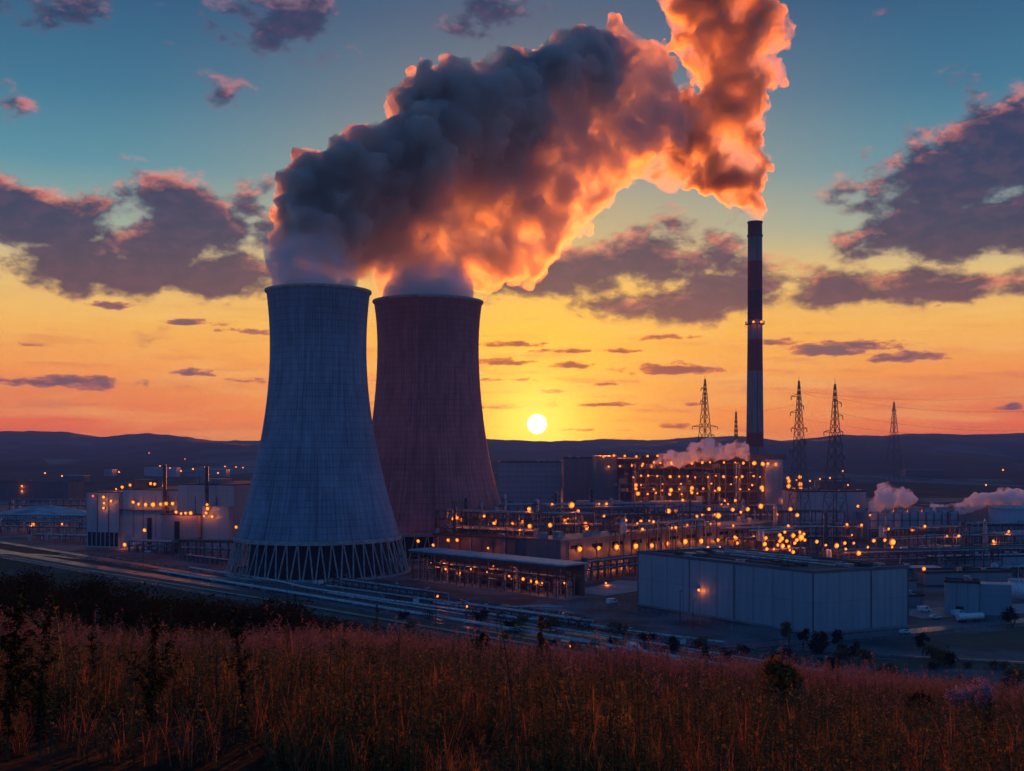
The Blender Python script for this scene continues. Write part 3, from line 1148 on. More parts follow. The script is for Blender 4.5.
track('railway track nearest the yard side of the main road', [UV(-700, 308), UV(-440, 304.5), UV(-350, 303), UV(-230, 309), UV(-120, 308)])
track('railway siding along the front of the pipe shed', [UV(-455, 322), UV(-330, 325), UV(-270, 316), UV(-140, 312)])
track('second railway siding in front of the pipe shed, nearer the shed wall', [UV(-455, 329), UV(-340, 333), UV(-290, 334)])
strip('yard_slab', [(34, 515), (52, 533), (66, 560)], 26, 0.10, CONC)
strip('yard_slab', [UV(-330, 345), UV(-300, 330), UV(-285, 318)], 12, 0.105, CONC)
strip('grass_verge', [UV(-1000, 264), UV(-620, 268.5), UV(-420, 276.5), UV(-250, 278), UV(-170, 277)], 6.5, 0.10, mat('verge_grass', (0.05, 0.06, 0.025), 0.9, var=0.5, scale=0.2))
strip('grass_verge', [UV(-900, 258), UV(-420, 265.5), UV(-250, 268), UV(-100, 266)], 5, 0.09, mat('verge_grass', (0.05, 0.06, 0.025)))
strip('grass_verge', [UV(-700, 280), UV(-420, 288), UV(-380, 288)], 4, 0.09, mat('verge_grass', (0.05, 0.06, 0.025), 0.9, var=0.5, scale=0.2))
strip('grass_verge', [(95, 350), (140, 345), (210, 330)], 14, 0.12, mat('verge_grass', (0.05, 0.06, 0.025)))
strip('grass_verge', [(150, 385), (230, 415), (330, 455)], 22, 0.09, mat('verge_grass', (0.05, 0.06, 0.025)))
strip('yard_slab', [(160, 450), (230, 470), (330, 520)], 24, 0.10, CONC)

# ground level pipelines on sleepers
for lab, pts, z, r, mm in [
        ('long pale pipeline on low supports beside the near cooling tower', [UV(-560, 288.5), UV(-300, 288), UV(-130, 284)], 1.3, 0.5, PIPE_W),
        ('second pipeline on low supports next to the pale one, darker and thinner', [UV(-560, 287), UV(-300, 286.4), UV(-130, 282.4)], 1.2, 0.35, GALV),
        ('pipeline bending round the foot of the near cooling tower', [UV(-560, 306), UV(-470, 306), UV(-440, 301), UV(-380, 301), UV(-300, 306), UV(-285, 312)], 1.6, 0.55, PIPE_W),
        ('thin pipeline along the siding nearest the meadow below the pipe shed', [UV(-420, 299.5), UV(-330, 299), UV(-240, 301), UV(-150, 299)], 1.1, 0.4, PIPE_W),
        ('pale pipeline crossing the yard left of the box hall', [UV(-360, 312), UV(-300, 313), UV(-250, 314), UV(-215, 318)], 1.4, 0.45, PIPE_W),
        ('pipeline along the near edge of the pipe shed', [UV(-440, 313), UV(-335, 317), UV(-310, 340)], 1.5, 0.5, GALV)]:
    t = thing('pipeline', lab, 'pipeline', (0, 0, 0))
    P = [Vector((p[0], p[1], z)) for p in pts]
    MB().pipe(P, r).build('pipe', mm, t)
    for a, b in zip(P, P[1:]):
        n = max(1, int((b - a).length / 22))
        for i in range(n):
            c = a.lerp(b, (i + 0.5) / n)
            MB().box(c.x, c.y, 0, 1.4, 0.5, z - r + 0.1, R(45)).build('support', LEG_M, t)


# ------------------------------------------------------------------ builders
def box_part(t, name, x0, x1, y0, y1, z0, z1, m):
    return MB().box((x0 + x1) / 2, (y0 + y1) / 2, z0, x1 - x0, y1 - y0, z1 - z0).build(name, m, t)


def hall(name, label, cat, loc, rot, L, D, H, m, roof=None, parapet=0.8, vents=6, seed=1, group=None, trim=True):
    """clad hall: walls, parapet, flat roof with plant on it. local x along the front, y to the back"""
    t = thing(name, label, cat, (loc[0], loc[1], 0), rot, group)
    box_part(t, 'wall', 0, L, 0, D, -0.3, H, m)
    rf = box_part(t, 'roof', 0.3, L - 0.3, 0.3, D - 0.3, H, H + 0.25, roof or ROOF_D)
    mm = MB()
    e = 0.35
    for (x0, x1, y0, y1) in ((-e, L + e, -e, 0.15), (-e, L + e, D - 0.15, D + e), (-e, 0.15, 0.152, D - 0.152), (L - 0.15, L + e, 0.152, D - 0.152)):
        mm.box((x0 + x1) / 2, (y0 + y1) / 2, H - 0.25, x1 - x0, y1 - y0, parapet + 0.25)
    mm.build('parapet', STEEL if not trim else ROOF_D, t)
    rnd = random.Random(seed)
    for i in range(vents):
        w, d_, h = rnd.uniform(1.2, 3.5), rnd.uniform(1.2, 3.0), rnd.uniform(0.8, 2.2)
        x, y = rnd.uniform(3, L - 3), rnd.uniform(3, max(3.1, D - 3))
        mb = MB().box(x, y, H + 0.25, w, d_, h)
        mb.box(x, y, H + 0.25 + h, w + 0.4, d_ + 0.4, 0.2)
        mb.build('roof_vent', rnd.choice([GALV, STEEL, ROOF_P]), rf)
    return t


def rack(name, label, cat, loc, rot, L, D, levels, bay=6.0, pipes=5, seed=1, group=None, vessels=0, rail=True, cols=True, roof=False, z0=0.0, lean=STEEL):
    """steel pipe bridge: columns, level beams, pipes along it, drops and vessels"""
    rnd = random.Random(seed)
    pipes = int(pipes * 1.5)
    t = thing(name, label, cat, (loc[0], loc[1], z0), rot, group)
    nb = max(1, int(round(L / bay)))
    H = levels[-1]
    for i in range(nb + 1):
        for y in (0, D):
            MB().bar((i * L / nb, y, -0.3), (i * L / nb, y, H), 0.45).build('column', lean, t)
    for z in levels:
        m = MB()
        for y in (0, D):
            m.bar((0, y, z), (L, y, z), 0.4)
        for i in range(nb + 1):
            m.bar((i * L / nb, 0.2, z + 0.003), (i * L / nb, D - 0.2, z + 0.003), 0.34)
        m.build('beam_frame', lean, t)
        for k in range(pipes):
            y = D * (k + 0.5 + rnd.uniform(-.2, .2)) / pipes
            r = rnd.choice([0.15, 0.22, 0.3, 0.42, 0.5])
            a, b = rnd.uniform(-2, L * 0.15), rnd.uniform(L * 0.75, L + 2)
            pts = [(a, y, z + 0.25 + r), (b, y, z + 0.25 + r)]
            if rnd.random() < 0.6:
                pts.append((b, y, max(0.4, z - rnd.uniform(3, 7))))
            if rnd.random() < 0.4:
                pts.insert(0, (a, y, max(0.4, z - rnd.uniform(3, 7))))
            MB().pipe(pts, r, 7).build('pipe', rnd.choice([GALV, PIPE_W, RUST, STEEL, GALV]), t)
        if rail and z == H:
            m = MB()
            for y in (-0.3, D + 0.3):
                m.bar((0, y, z + 1.1), (L, y, z + 1.1), 0.09)
                m.bar((0, y, z + 0.6), (L, y, z + 0.6), 0.06)
                for i in range(nb * 2 + 1):
                    m.bar((i * L / nb / 2, y, z), (i * L / nb / 2, y, z + 1.1), 0.08)
            m.build('handrail', lean, t)
    for i in range(nb):
        if rnd.random() < 0.45:
            x0, x1 = i * L / nb, (i + 1) * L / nb
            za, zb = (0, levels[0]) if rnd.random() < 0.5 or len(levels) < 2 else (levels[0], levels[1])
            MB().bar((x0, -0.02, za), (x1, -0.02, zb), 0.22).build('brace', lean, t)
    for i in range(int(vessels * 1.6)):
        x, y = rnd.uniform(2, L - 2), rnd.uniform(1, D - 1)
        r = rnd.uniform(0.8, 1.8)
        zb = rnd.choice([0] + list(levels[:-1]))
        h = rnd.uniform(4, 8)
        MB().lathe([(0.05, zb), (r, zb + 0.1), (r, zb + h), (r * 0.75, zb + h + r * 0.45), (0.05, zb + h + r * 0.6)], 14).build('vessel', rnd.choice([GALV, PIPE_W, STEEL]), t)
    for i in range(max(3, int(L / 4))):
        x, y = rnd.uniform(0, L), rnd.choice([-0.6, D + 0.6, D * 0.5])
        zt = rnd.choice(levels)
        r = rnd.choice([0.12, 0.18, 0.25])
        MB().pipe([(x, y, 0), (x, y, zt + rnd.uniform(0.5, 2.5)), (x + rnd.uniform(-4, 4), y, zt + rnd.uniform(0.5, 2.5))], r, 6).build('riser', rnd.choice([GALV, PIPE_W, RUST]), t)
    if roof:
        box_part(t, 'roof', -1.5, L + 1.5, -2, D + 2, H + 2.0, H + 2.4, ROOF_P)
    return t


def tank(name, label, loc, r, h, m, group=None):
    t = thing(name, label, 'storage tank', (loc[0], loc[1], 0), 0, group)
    MB().lathe([(r, -0.2), (r, h)], 40).build('shell', m, t, True)
    MB().lathe([(r + 0.2, h - 0.25), (r + 0.2, h + 0.2), (r * 0.5, h + r * 0.1), (0.05, h + r * 0.14)], 40).build('roof', ROOF_P, t)
    mm = MB()
    for i in range(24):
        a = 2 * math.pi * i / 24
        mm.bar((r * math.cos(a), r * math.sin(a), h + 0.2), (r * math.cos(a), r * math.sin(a), h + 1.3), 0.09)
        b = 2 * math.pi * (i + 1) / 24
        mm.bar((r * math.cos(a), r * math.sin(a), h + 1.3), (r * math.cos(b), r * math.sin(b), h + 1.3), 0.09)
    mm.build('handrail', STEEL, t)
    return t


# low trestles and cabinets between the tracks
for i, (c0, a0, ln, rz, lab) in enumerate([(318, -446, 86, -45, 'low pipe trestle in front of the pipe shed beside the sidings'), (310.5, -342, 70, -43, 'low pipe trestle between the sidings and the main road'),
                                           (337, -520, 60, -45, 'low pipe trestle at the right foot of the near cooling tower'), (330, -610, 55, -42, 'low pipe trestle before the left foot of the near cooling tower')]):
    rack('pipe_trestle', lab, 'pipe trestle', UV(a0, c0), R(rz), ln, 3.2, [2.4] if i % 2 else [2.2, 4.0], 5, 3, 200 + i, 'pipe trestles', rail=False)
rnd = random.Random(31)
for i in range(26):
    a_, c_ = rnd.uniform(-470, -180), rnd.choice([287.5, 300.8, 311, 316, 320])
    p = UV(a_, c_ + rnd.uniform(-.8, .8))
    t = thing('trackside_cabinet', 'small grey metal cabinet standing beside the tracks', 'cabinet', (p[0], p[1], 0), R(45 + rnd.uniform(-6, 6)), 'grey cabinets beside the tracks')
    w, h = rnd.uniform(0.9, 2.4), rnd.uniform(1.2, 2.4)
    MB().box(0, 0, -0.1, w, 0.9, h).build('body', rnd.choice([GALV, STEEL, WHITE]), t)
    MB().box(0, 0, h - 0.1, w + 0.2, 1.1, 0.12).build('lid', GALV, t)

# ------------------------------------------------------------------ turbine hall on the left
A0, A1 = Vector((-292, 755, 0)), Vector((-180, 719, 0))
rotA = math.atan2(A1.y - A0.y, A1.x - A0.x)
t = thing('turbine_hall', 'large pale blue hall left of the near cooling tower, lamps across its front', 'industrial hall', A0, rotA)
box_part(t, 'wall', 0, 27, 0, 70, -0.3, 37.5, SID_BLUE)
box_part(t, 'wall', 27.3, 74, 1.5, 70, -0.3, 39.5, SID_BLUE)
box_part(t, 'wall', 74.3, 117, -2, 72, -0.3, 43.5, SID_BLUE)
box_part(t, 'roof', 0.2, 26.8, 0.2, 69.8, 37.5, 38.2, ROOF_D)
box_part(t, 'roof', 27.5, 73.8, 1.7, 69.8, 39.5, 40.2, ROOF_D)
box_part(t, 'roof', 74.5, 116.8, -1.8, 71.8, 43.5, 44.2, ROOF_D)
box_part(t, 'annex', 68, 96, -11, -2.2, -0.3, 24, SID_ROSE)
box_part(t, 'annex', 97, 117, -8, -2.2, -0.3, 30, SID_BLUE)
box_part(t, 'roof', 67.6, 96.4, -11.4, -2.2, 24, 24.6, ROOF_D)
for i in range(7):
    w = box_part(t, 'window', 1.2 + i * 3.6, 4.0 + i * 3.6, -0.12, -0.02, 1.0, 10.5, GLASS)
for x0, x1, z1, y in ((48, 51.5, 21, 1.4), (78, 82, 20, -11.1), (60, 62, 12, 1.4)):
    box_part(t, 'door', x0, x1, y - 0.12, y - 0.02, 0, z1, DARK_M)
for x, y, z0, z1 in ((63, -0.6, 24, 57), (101, -9, 30, 56)):
    MB().tube((x, y, z0), (x, y, z1), 1.35, 1.2, 14).build('exhaust_stack', STEEL, t)
for x in (9, 18, 26.9, 38, 46, 56, 66, 74.1, 88, 104):
    MB().tube((x, -0.35 if x < 74 else -2.4, 8), (x, -0.35 if x < 74 else -2.4, 36), 0.22, 0.22, 6).build('downpipe', STEEL, t)
m = MB().box(48, 0.3, 26.0, 42, 2.4, 0.4)
for i in range(15):
    m.bar((27.5 + i * 3, -0.8, 26.3), (27.5 + i * 3, -0.8, 27.6), 0.1)
m.bar((27.4, -0.8, 27.6), (69, -0.8, 27.6), 0.1)
m.build('walkway', DECK, t)
MB().box(33, 20, 40.2, 12, 12, 6).build('penthouse', SID_DARK, t)
MB().box(88, 20, 44.2, 18, 14, 3).build('penthouse', SID_GREY, t)
rnd = random.Random(3)
for i in range(14):
    x = rnd.uniform(3, 114)
    zt = 38.2 if x < 27 else 40.2 if x < 74 else 44.2
    MB().bar((x, rnd.uniform(2, 12), zt), (x, rnd.uniform(2, 12), zt + rnd.uniform(1.5, 6)), 0.25).build('roof_mast', STEEL, t)


def on_front(px, py, off):
    """where the sight line meets the front plane of the left hall, a little before it"""
    nrm = Vector((math.sin(rotA), -math.cos(rotA), 0))
    p0 = A0 + nrm * off
    d_ = Vector(((px - 512) / F, 1, (HZ - py) / F))
    o = Vector((0, 0, HC))
    s = (p0 - o).dot(nrm) / d_.dot(nrm)
    return o + d_ * s


for px, py, r in [(133, 502, .95), (138.5, 504, .9), (145.5, 504.5, 1.1), (153, 504.5, 1.3), (160.5, 504, 1.0), (166, 503.5, 1.2), (172.5, 503.5, 1.2)]:
    lamp(t, on_front(px, py, 1.6), r, 420)
for px, py, r in [(176, 512, 1.0), (181, 513.5, .7), (185.5, 513, .9), (190.5, 513, 1.2)]:
    lamp(t, on_front(px, py, 13), r, 380)
for px, py, r in [(207, 504.5, .9), (207.5, 508.5, 1.1), (206, 513, .9), (212, 516.5, .9), (236, 527, .9), (204, 516, .6)]:
    lamp(t, on_front(px, py, 10), r, 300)
for px, py, r in [(103.5, 497, 1.0), (104, 503, .7), (103.5, 508, .8), (111, 501, .9)]:
    lamp(t, on_front(px, py, 1.2), r, 260)
for px, py, r in [(122, 487, 1.0), (126, 490, .9), (130, 485, .9), (122, 492, .9), (129.5, 491, .8), (150.5, 483.5, 1.0), (154.5, 484, .9), (116, 489, .6), (163, 486, .6)]:
    lamp(t, on_front(px, py, -5), r, 500)
lamp(t, on_front(93, 496, 1.2), 0.8, 60, red=True)
for px, py, r in [(124.5, 544.5, 1.2), (145, 556, .7), (153, 559, .7)]:
    lamp(t, on_front(px, py, 3), r, 700)

lp = G(143, 568)
lamp_post(lp, (568 - 530) * lp.y / F, 'tall lamp post standing in front of the left hall by the road', 'lamp posts', 0.9, 700, 0.8)
rack('pipe_rack', 'low pipe rack at the right end of the left hall beside the near cooling tower', 'pipe rack', (-213, 690), rotA, 58, 8, [5, 9.5], 6, 4, 5, 'pipe racks')
rack('pipe_rack', 'pipe rack along the foot of the left hall front', 'pipe rack', (-250, 718), rotA, 40, 6, [4, 7], 6, 4, 9, 'pipe racks')

# ------------------------------------------------------------------ far left works
for i, (px, py, L, lv, dist) in enumerate([(-20, 524, 130, [4, 8], 0), (0, 533, 115, [5, 9], 0), (10, 512, 110, [7, 13], 0), (30, 541, 70, [4], 0)]):
    p = G(px, py)
    tt = rack('pipe_rack', ['long pipe rack on the far left edge with two levels', 'pipe rack on the far left with two levels, nearer than the long one', 'farthest pipe rack on the left behind the pale stockpile',
                            'low single level pipe rack on the far left beside the road'][i], 'pipe rack', p, R(-12), L, 10, lv, 9, 4, 20 + i, 'pipe racks', vessels=2)
    if i == 1:
        for px_, py_, r in [(33, 524, 1.2), (62, 524, .9), (78, 535, .8), (47, 538, .6)]:
            lamp(tt, AT(px_, py_, p.y - 3), r, 600)
p = G(44, 516)
m = MB().lathe([(46, 0), (40, 4), (30, 9), (18, 13.5), (7, 16.5), (0.1, 17.2)], 40)
so = m.build('stockpile', mat('pale_salt', (0.40, 0.37, 0.38), 0.9, var=0.5, scale=0.06, bump=0.8), None, True)
so.location = (p.x, p.y, 0)
so.scale = (1.2, 0.9, 0.62)
tag(so, 'pale smooth stockpile mound among the works on the far left', 'stockpile')
t = hall('storage_shed', 'low dark shed in the distance on the far left carrying a cluster of lamps', 'shed', G(0, 500), R(-8), 95, 40, 24, SID_DARK, vents=3, seed=4)
for px, py, r in [(22, 486, 1.6), (22, 491, 1.2), (36, 489, 1.5), (50, 490, 1.6), (48, 492, 1.2), (52.5, 487.5, 1.5), (57, 495, 1.8), (61, 500, 1.3), (55, 489, 1.1)]:
    lamp(t, AT(px, py, G(0, 500).y - 4), r, 700)
for i, (px0, px1, py0, py1, mm, lab) in enumerate([
        (144, 176, 468, 475, ROOF_P, 'long pale low building far across the valley behind the left hall'), (104, 112, 470, 476, SID_GREY, 'small grey block far across the valley left of the long pale building'),
        (60, 84, 476, 484, SID_DARK, 'dark low shed on the valley floor behind the pipe racks'), (196, 226, 470, 476, SID_GREY, 'grey low building far across the valley beside the near cooling tower'),
        (905, 945, 470, 478, SID_DARK, 'dark low shed far across the valley on the right'), (820, 850, 478, 486, SID_DARK, 'dark far shed behind the right pylons')]):
    y = min(2350, 74800 / (py1 - HZ)) - i * 20
    a, b = AT(px0, py1, y), AT(px1, py0, y)
    h = (py1 - py0) * y / F
    base = HC + (HZ - py1) * y / F
    tt = thing('far_building', lab, 'building', (a.x, y, min(0, base)), 0)
    top = base + h - min(0, base)
    box_part(tt, 'wall', 0, b.x - a.x, 0, 30, -2, top, mm if mm is not ROOF_P else SID_BLUE)
    box_part(tt, 'roof', -0.6, b.x - a.x + 0.6, -0.6, 30.6, top, top + 1, mm)

# ------------------------------------------------------------------ pipe shed
SH = (-51, 567)
t = thing('pipe_shed', 'long open sided shed with a flat pale roof in front of the reddish cooling tower', 'shed', (SH[0], SH[1], 0), R(-45))
L, D, H = 106, 13, 15.2
box_part(t, 'roof', -1.5, L + 1.5, -2, D + 1, H, H + 0.7, ROOF_P)
box_part(t, 'fascia', -1.45, L + 1.45, -1.95, -1.6, H - 1.1, H - 0.003, STEEL)
box_part(t, 'back_wall', 0, L, D - 0.4, D, -0.3, H - 0.01, SID_DARK)
box_part(t, 'floor_slab', -1, L + 1, -1.5, D, -0.3, 0.5, CONC)
for i in range(20):
    x = i * L / 19
    MB().bar((x, 0, 0.5), (x, 0, H), 0.42).build('column', STEEL, t)
    if i % 3 == 0:
        MB().bar((x, D * 0.5, 0.5), (x, D * 0.5, H), 0.4).build('column', STEEL, t)
for y in (0, 7):
    for z in (5.2, 9.6):
        MB().bar((0, y, z), (L, y, z), 0.36).build('beam', STEEL, t)
rnd = random.Random(12)
for i in range(46):
    x = rnd.uniform(1, L - 1)
    y = rnd.uniform(0.6, 11)
    z = rnd.uniform(4, 13)
    r = rnd.choice([0.15, 0.2, 0.3, 0.42])
    MB().pipe([(x, y, 0.5), (x, y, z), (x + rnd.uniform(-6, 6), y, z)], r, 6).build('pipe', rnd.choice([GALV, PIPE_W, RUST, GALV]), t)
for i in range(9):
    y = rnd.uniform(1, 11)
    z = rnd.choice([3.5, 5.6, 7.4, 10.0, 12.2])
    MB().pipe([(rnd.uniform(0, 30), y, z), (rnd.uniform(60, L), y, z)], rnd.choice([0.2, 0.3, 0.45]), 7).build('pipe', rnd.choice([GALV, PIPE_W, STEEL]), t)
for i in range(12):
    x = 5 + i * 8.6
    MB().lathe([(0.05, 0.5), (1.2, 0.6), (1.2, 6.5), (0.9, 7.2), (0.05, 7.5)], 12, x, 10).build('vessel', GALV, t)
for z in (0.5, 5.2, 9.6):
    MB().bar((L, 0, z), (L, D, z), 0.35).build('beam', STEEL, t)
for px, py, u_ in [(441.5, 561, .4), (445.5, 569, .6), (471, 569, .6), (493.5, 566, .3), (509, 576, .5), (523, 579, .7), (530.5, 581, .65), (536.5, 582, .75), (542, 583, .4), (564.5, 583, .5), (460, 573, .3), (431, 563, .3), (487, 572, .4)]:
    a = (px - 413) / (566 - 413)
    f0, f1 = Vector((-51, 567, 0)), Vector((24, 492, 0))
    # ray meets the shed 3 m behind its front row of columns
    nrm = Vector((-0.7071, -0.7071, 0))
    o_, d_ = Vector((0, 0, HC)), Vector(((px - 512) / F, 1, (HZ - py) / F))
    s = ((f0 - nrm * 1.2) - o_).dot(nrm) / d_.dot(nrm)
    lamp(t, o_ + d_ * s, u_, 260)

# ------------------------------------------------------------------ dark process building and its roof steelwork
pD0, pD1 = Vector((-46, 640, 0)), Vector((8, 606, 0))
rotD = math.atan2(pD1.y - pD0.y, pD1.x - pD0.x)
LD = (pD1 - pD0).length
t = hall('process_building', 'dark walled process building directly behind the long pipe shed', 'building', pD0, rotD, LD, 34, 17.5, siding('plum_cladding', (0.15, 0.10, 0.115), 0.6, 6.0), vents=5, seed=8)
for i in range(8):
    MB().tube((4 + i * 7.6, -0.5, 0), (4 + i * 7.6, -0.5, 16.5), 0.28, 0.28, 6).build('downpipe', PIPE_W if i % 3 == 0 else RUST, t)
for px, py, r in [(418, 541, .9), (448, 540, .8), (457, 540, .9), (433, 545, .7), (488, 548, .6)]:
    lamp(t, AT(px, py, 632 - (px - 418) * 0.25), r, 450)
t = rack('process_steelwork', 'steel frame full of pipes on the roof of the dark process building', 'steelwork', (-44, 650), rotD, 66, 16, [3, 8, 13], 6, 5, 31, z0=17.8, vessels=7)
for px, py, r in [(453, 519, 1.0), (457, 518, .9), (461, 519.5, .8), (494, 523, 1.0), (512.5, 523, .9), (522.5, 522, 1.0), (529.5, 526, 1.1), (550, 525, 1.1), (529, 509, 1.1), (484, 516, .7), (496, 521, .7), (456, 515, .7), (520, 530, .6)]:
    lamp(t, AT(px, py, 646 - (px - 453) * 0.3), r, 450)
t = thing('flare_stack', 'narrow column with a lit ring platform rising left on the dark process building', 'flare stack', (-33.5, 640, 17.7))
MB().tube((0, 0, 0), (0, 0, 15), 1.1, 0.8, 10).build('shaft', STEEL, t)
MB().tube((0, 0, 15), (0, 0, 19.5), 0.45, 0.3, 8).build('tip', STEEL, t)
MB().lathe([(1.1, 11.2), (3.6, 11.2), (3.6, 11.6), (1.1, 11.6)], 14).build('platform', DECK, t)

# ------------------------------------------------------------------ long lit hall
pE = Vector((26, 588, 0))
t = hall('long_hall', 'long low grey hall with a row of bright orange lamps along its wall', 'industrial hall', pE, R(45), 222, 0.1, 18, SID_GREY, vents=0)
for c in list(t.children):
    bpy.data.objects.remove(c)
box_part(t, 'wall', 0, 222, 0, 26, -0.3, 18, siding('slate_grey_cladding', (0.15, 0.155, 0.18), 0.6, 9.0))
rf = box_part(t, 'roof', -0.5, 222.5, -0.5, 26.5, 18, 18.7, mat('grey_roof_sheet', (0.16, 0.16, 0.18), 0.55, var=0.35, scale=0.1))
rnd = random.Random(5)
for i in range(22):
    x, y, h = 4 + i * 9.8 + rnd.uniform(-3, 3), rnd.uniform(4, 22), rnd.uniform(1, 3.5)
    MB().box(x, y, 18.7, rnd.uniform(1.5, 5), rnd.uniform(1.5, 4), h).build('roof_vent', rnd.choice([GALV, STEEL, SID_GREY]), rf)
for i in range(19):
    MB().tube((6 + i * 11.6, -0.4, 0), (6 + i * 11.6, -0.4, 17), 0.25, 0.25, 6).build('downpipe', STEEL, t)
for i in range(12):
    box_part(t, 'window', 8 + i * 17.5, 17 + i * 17.5, -0.12, -0.02, 13.2, 15.2, GLASS)
for i, x in enumerate(np.interp([580, 599, 617, 636, 653, 667, 685, 702, 718], [566, 800], [2, 205])):
    # true position on the wall for evenly seen lamps
    pass


def on_long(px, py, off=1.2):
    nrm = U
    o_, d_ = Vector((0, 0, HC)), Vector(((px - 512) / F, 1, (HZ - py) / F))
    s = ((pE + nrm * off) - o_).dot(nrm) / d_.dot(nrm)
    return o_ + d_ * s


for px, py, r in [(580, 549, 1.3), (599, 548, 1.0), (617, 547, 1.2), (636, 546, 1.2), (652, 545.5, 1.1), (668.5, 543.5, 1.1), (685.5, 541.5, 1.2), (701.5, 541, 1.2), (718, 540, 1.0), (735, 539, 1.1), (754, 537.5, 1.3)]:
    lamp(t, on_long(px, py, 1.6), r * 1.15, 800)
for px, py, r in [(575, 571, .9), (590, 568.5, 1.1), (599.5, 567, .8), (610.5, 566, 1.1), (627, 564.5, 1.2), (583, 571, .7)]:
    lamp(t, on_long(px, py, 2.4), r, 1100)
t = rack('pipe_rack', 'lit pipe rack in the yard between the pipe shed and the big pale blue box', 'pipe rack', (37, 562), R(45), 62, 8, [5, 9], 5, 5, 44, 'pipe racks', vessels=5, lean=RUST)
for px, py in ((606, 583), (622, 586), (575, 590)):
    lamp(t, AT(px, py, 545), 0.5, 500)

# ------------------------------------------------------------------ big pale blue box in front
fl, fc, fr = Vector((54.5, 476, 0)), Vector((109.5, 400, 0)), Vector((150.5, 418, 0))
fb = fl + fr - fc
t = thing('box_hall', 'big windowless pale blue box hall with a dark flat roof, closest to the hillside', 'industrial hall', fc, 0)
pts = [((p - fc).x, (p - fc).y) for p in (fl, fc, fr, fb)]
FH = 22.6
MB().prism(pts, -0.3, FH).build('wall', SID_BOX, t)
cx = sum(p[0] for p in pts) / 4
cy = sum(p[1] for p in pts) / 4
sh = lambda k: [(cx + (x - cx) * k, cy + (y - cy) * k) for x, y in pts]
rf = MB().prism(sh(0.985), FH, FH + 0.2).build('roof', ROOF_D, t)
po, pi_ = sh(1.006), sh(0.985)
vs = [(x, y, FH - 0.3) for x, y in po] + [(x, y, FH + 0.9) for x, y in po] + [(x, y, FH + 0.9) for x, y in pi_] + [(x, y, FH + 0.1) for x, y in pi_]
fs = []
for k in range(3):
    for i in range(4):
        j = (i + 1) % 4
        fs.append((k * 4 + i, k * 4 + j, (k + 1) * 4 + j, (k + 1) * 4 + i))
MB().add(vs, fs).build('parapet', mat('parapet_cap', (0.10, 0.115, 0.135), 0.5, var=0.3), t)
po2, pi2 = sh(1.012), sh(1.0)
MB().prism(sh(1.008), -0.3, 0.9).build('plinth', CONC, t)
# seams where cladding bays meet
for (p, q, fr_) in ((pts[0], pts[1], (0.33, 0.59)), (pts[1], pts[2], (0.60,))):
    for f_ in fr_:
        x, y = p[0] + (q[0] - p[0]) * f_, p[1] + (q[1] - p[1]) * f_
        MB().bar((x, y, 0.9), (x, y, FH - 0.3), 0.36).build('expansion_joint', STEEL, t)
for i in range(4):
    x, y = pts[i]
    MB().bar((x, y, 0.9), (x, y, FH - 0.3), 0.5).build('corner_trim', mat('parapet_cap', (0.1, 0.115, 0.135)), t)
rnd = random.Random(77)
for i in range(30):
    a, b = rnd.uniform(0.06, 0.94), rnd.uniform(0.08, 0.92)
    p = fl.lerp(fc, a) + (fr - fc) * b - fc
    rz = math.atan2(fc.y - fl.y, fc.x - fl.x)
    h = rnd.uniform(0.5, 1.7)
    MB().box(p.x, p.y, FH + 0.2, rnd.uniform(1.5, 6), rnd.uniform(1, 2.6), h, rz).build('roof_vent', rnd.choice([GALV, STEEL, ROOF_D, RUST]), rf)
for i in range(9):
    a0_, a1_, b = rnd.uniform(0.03, 0.3), rnd.uniform(0.6, 0.97), rnd.uniform(0.06, 0.94)
    p, q = fl.lerp(fc, a0_) + (fr - fc) * b - fc, fl.lerp(fc, a1_) + (fr - fc) * b - fc
    z = FH + rnd.uniform(0.6, 1.6)
    MB().tube((p.x, p.y, z), (q.x, q.y, z), rnd.choice([0.15, 0.25, 0.35])).build('roof_pipe', rnd.choice([GALV, PIPE_W, STEEL]), rf)
lamp(t, fl.lerp(fc, 0.40) + Vector((-0.9, -0.7, 10.6)), 0.55, 260)
for i, (px, py, h, lab) in enumerate([(680, 622, 12, 'lamp post in front of the long side of the pale blue box, unlit and slim'), (693, 628, 10.5, 'second slim lamp post before the pale blue box, closer to its corner')]):
    p = G(px, py)
    tt = thing('street_lamp', lab, 'lamp post', p, R(20 * i))
    MB().tube((0, 0, -0.3), (0, 0, h), 0.20, 0.12, 7).build('pole', STEEL, tt)
    MB().bar((0, 0, h), (1.4, 0, h + 0.2), 0.2).build('arm', STEEL, tt)
    MB().box(1.6, 0, h + 0.05, 1.0, 0.45, 0.25).build('lamp_head', GALV, tt)

